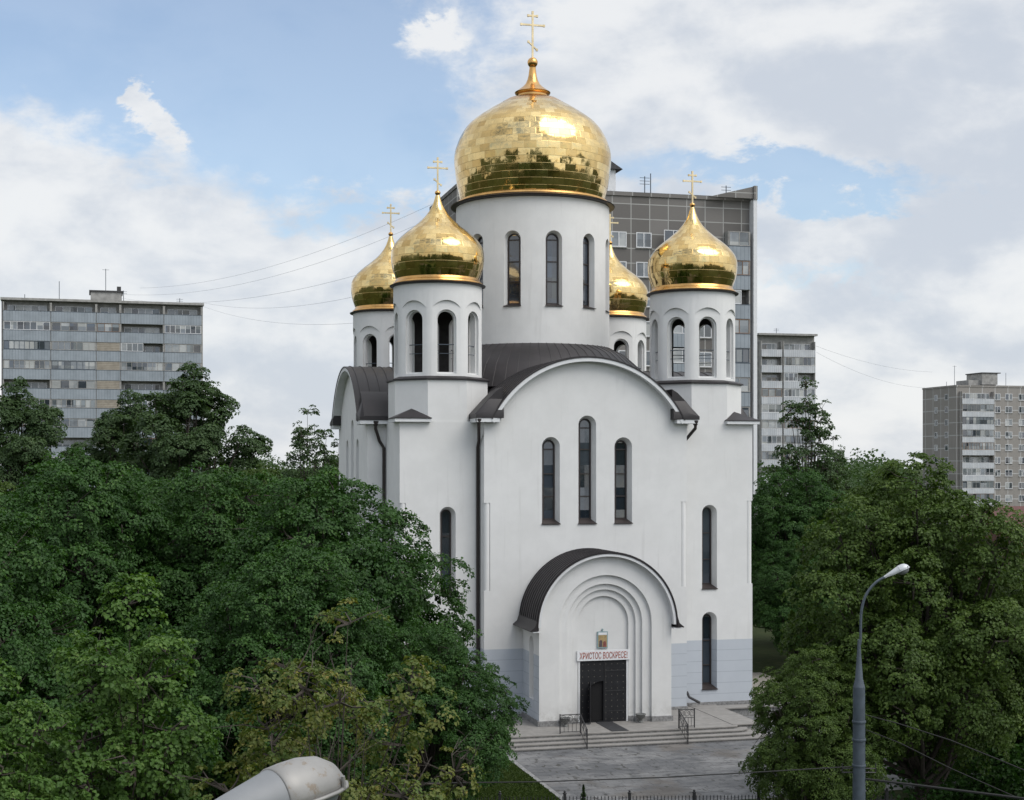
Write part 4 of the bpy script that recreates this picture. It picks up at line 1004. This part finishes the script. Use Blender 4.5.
# ------------------------------------------------------------ fence, lamp posts, cables
root = empty('iron_fence', at(545, 0, 52).xy.to_3d()); root.location.z = 0; root.rotation_euler = (0, 0, R(2)); tag(root, 'black iron picket fence along the bottom edge of the picture', 'fence')
b = MB(); x = -6.0
while x < 12.5:
    b.box(x-.012, x+.012, -.012, .012, .1, 1.32, 'iron'); b.lathe([(.02, 1.32), (.002, 1.40)], (x, 0), 'iron', 4); x += .125
for z in (.2, 1.15): b.box(-6, 12.5, -.02, .02, z, z+.04, 'iron')
b.build('picket_panel', root)
x = -6.2
while x < 13:
    b = MB(); b.box(x-.05, x+.05, -.05, .05, 0, 1.47, 'iron'); b.lathe([(.07, 1.47), (.07, 1.5), (.03, 1.52), (.05, 1.56), (.0, 1.6)], (x, 0), 'iron', 8); b.build('post', root); x += 2.3
M['lampgrey'] = mat('dirty_aluminium', (.26, .255, .245), .5, .3, var=.12, vscale=6,
    hook=lambda T, co, c, b: T.mix(T.smooth(T.noise(co, 22, 6, .75), .56, .66, 0, .7), c, (.20, .15, .10)))
M['lampsmooth'] = mat('painted_lamp_housing', (.20, .21, .22), .55, .1, var=.08, vscale=4)
M['lampglass'] = mat('frosted_lamp_bowl', (.16, .17, .18), .3, 0, var=.1)
M['lampwhite'] = mat('white_lamp_head', (.50, .52, .54), .4, .2, var=.1)
def lamp_head(root, base, tip, upv, L, W, H, mats=('lampsmooth', 'lampgrey', 'lampglass')):
    "cobra head: neck cone, hood, rim and bowl, lofted along base->tip"
    base = Vector(base); ax = (Vector(tip)-base).normalized(); up = Vector(upv); up = (up-ax*up.dot(ax)).normalized(); sd_ = ax.cross(up)
    def sec(t, w, ht, hb, n=20):
        pts = []
        for k in range(n+1):
            a = math.pi*k/n; pts.append(base+ax*(t*L)+sd_*(w*math.cos(a))+up*(ht*math.sin(a)))
        return pts+[base+ax*(t*L)-sd_*(w*.97)-up*hb, base+ax*(t*L)+sd_*(w*.97)-up*hb]
    hd = MB(); hd.prism([sec(0, W*.22, H*.22, H*.2), sec(.08, W*.28, H*.3, H*.2), sec(.34, W*.62, H*.62, H*.22), sec(.60, W*.92, H*.92, H*.2)], mats[0])
    o = hd.build('lamp_neck', root); sharp(o, 50)
    hd = MB(); hd.prism([sec(.601, W*.93, H*.93, .004), sec(.606, W*.97, H*.97, .004), sec(.68, W*1.0, H*1.0, .004), sec(.78, W*1.0, H*1.0, .004), sec(.88, W*.93, H*.88, .004), sec(.95, W*.74, H*.62, .004), sec(.99, W*.45, H*.30, .004), sec(1.0, W*.25, H*.12, .004)], mats[1])
    o = hd.build('lamp_hood', root); sharp(o, 50)
    rim = MB(); pr = [(.58, .95), (.66, 1.03), (.78, 1.03), (.88, .97), (.96, .76), (1.0, .42)]
    path = [base+ax*(t*L)+sd_*(W*q)-up*.008 for t, q in pr]+[base+ax*(t*L)-sd_*(W*q)-up*.008 for t, q in pr[::-1]]
    rim.tube(path, .055*W+.002, mats[1], 8)
    for sgn in (-1, 1):
        c = base+ax*(.93*L)+sd_*(W*.86*sgn); rim.tube([c-up*.05*W, c+up*.35*W], .07*W, mats[1], 6)
    o = rim.build('lamp_rim', root); sharp(o, 50)
    bw = MB(); rings = []
    for j, (q, dd) in enumerate(((.96, .02), (.93, .3), (.8, .62), (.55, .85), (.2, .95))):
        ring = []
        for k in range(24):
            a = 2*math.pi*k/24; ring.append(base+ax*((.75+.235*q*math.cos(a))*L)+sd_*(W*q*math.sin(a))-up*(H*dd+.01))
        rings.append(ring)
    bw.prism(rings, mats[2]); o = bw.build('lamp_bowl', root); sharp(o, 60)
# kerbside lamp post
Yp = 37; pp = at(859, 800, Yp); top = at(859.5, 687, Yp).z
root = empty('street_lamp', (pp.x, Yp, 0)); tag(root, 'grey steel lamp post with curved arm in front of the big lime tree', 'street lamp', 'street lamps')
b = MB(); b.lathe([(.29, 0), (.29, .3), (.18, .35), (.162, top*.5), (.148, top)], (0, 0), 'steel', 20)
for z in (top-.9, top-1.35, top-2.0): b.lathe([(.168, z), (.172, z+.01), (.172, z+.05), (.168, z+.06)], (0, 0), 'steel', 20)
sharp(b.build('pole', root))
b = MB(); b.lathe([(.15, top), (.10, top+.2), (.045, top+.95), (.036, top+1.2)], (0, 0), 'steel', 12)
def rel(x, y): q = at(x, y, Yp); return Vector((q.x-pp.x, 0, q.z))
arm = [(0, 0, top+1.0), rel(860.5, 640), rel(861, 615), rel(864, 600), rel(869, 590), rel(877, 581.5), rel(886, 576.5), rel(890, 574.5)]
b.tube(spline([(p[0], p[2]) for p in arm], 3) and [(q[0], 0, q[1]) for q in spline([(p[0], p[2]) for p in arm], 3)], .034, 'steel', 8); sharp(b.build('arm', root))
lamp_head(root, rel(884, 577.2), rel(909, 566.5), (-.3, 0, 1), .68, .13, .13, ('lampwhite', 'lampwhite', 'lampglass'))
b = MB()                         # insulator hooks and clamps
for z in (top-2.05, top-.55-1.6): 
    for s in (-1, 1): b.tube([(s*.15, 0, z), (s*.42, 0, z), (s*.42, 0, z+.12)], .018, 'iron', 5)
b.build('cable_bracket', root)
# near lamp, its pole standing below the frame
tipN = at(338, 778, 5.2); baseN = at(165, 838, 4.7)
pxN = baseN+(baseN-tipN).normalized()*.9
root = empty('street_lamp', (pxN.x-.6, pxN.y, 0)); tag(root, 'large dented aluminium lamp head in the foreground at the bottom edge', 'street lamp', 'street lamps')
o0 = Vector((pxN.x-.6, pxN.y, 0))
b = MB(); b.lathe([(.16, 0), (.12, 6), (.09, pxN.z-.9)], (0, 0), 'steel', 16); sharp(b.build('pole', root))
b = MB(); b.tube([(0, 0, pxN.z-1.0), (0, 0, pxN.z-.55), (.15, 0, pxN.z-.2), tuple(pxN-o0), tuple(baseN-o0+(tipN-baseN)*.1)], .035, 'steel', 10); sharp(b.build('arm', root), 60)
lamp_head(root, baseN-o0, tipN-o0, (-.3, -.35, 1), (tipN-baseN).length, .108, .115)

def cable(pts, r, lab, m='rubber', group=None, sag=0):
    "pts = (x, y, depth) along the cable"
    P_ = [at(*p) for p in pts]
    if sag and len(P_) == 2:
        A, B_ = P_; P_ = [A.lerp(B_, k/24)-Vector((0, 0, sag*4*(k/24)*(1-k/24))) for k in range(25)]
    b = MB(); b.tube(P_, r, m, 6); o = b.build('cable', None, True); tag(o, lab, 'cable', group); return o
gc = 'cables tied to the lamp post'
cable([(-60, 785, 33), (0, 784.2, 33.5), (220, 784, 34.5), (400, 783.5, 35.3), (540, 781.8, 36), (660, 777.5, 36.4), (760, 772, 36.8), (853, 766.5, 37)], .016, 'black cable crossing the bottom of the picture left of the lamp post', group=gc)
cable([(865, 779, 37), (920, 785.5, 36.3), (980, 793, 35.5), (1060, 803, 34.5)], .032, 'thick black cable running right from the lamp post, the lowest', group=gc)
cable([(864, 714.5, 37), (900, 724, 36.5), (950, 740, 36), (1000, 760, 35.3), (1060, 785, 34.6)], .014, 'thin cable leaving the lamp post near its top on the right', 'rubber', gc)
cable([(864, 729, 37), (900, 743, 36.5), (950, 768, 36), (1000, 790, 35.4), (1050, 812, 35)], .012, 'thin cable leaving the lamp post on the right, second from its top', 'rubber', gc)
gs = 'thin wires strung between roofs'
for (A, B_, sg, rr0, lb) in [((140, 288, 215), (441, 200, 140), 2, .013, 'uppermost thin wire strung from the left slab to the tall block'),
                      ((118, 294, 215), (441, 214, 140), 2.5, .013, 'second thin wire down from the left slab to the tall block'),
                      ((120, 298, 216), (400, 262, 142), 2, .014, 'third thin wire down, ending behind the left golden domes'),
                      ((200, 302, 218), (400, 285, 142), 1.5, .014, 'fourth thin wire down between the slab and the church'),
                      ((202, 306, 218), (400, 318, 142), 1.5, .014, 'lowest thin wire between the slab and the church'),
                      ((816, 346, 262), (932, 372, 330), 1, .022, 'upper thin wire between the pale tower and the right block'),
                      ((816, 352, 262), (932, 388, 330), 1.6, .022, 'lower thin wire between the pale tower and the right block')]:
    cable([A, B_], rr0, lb, 'greycable', gs, sg)
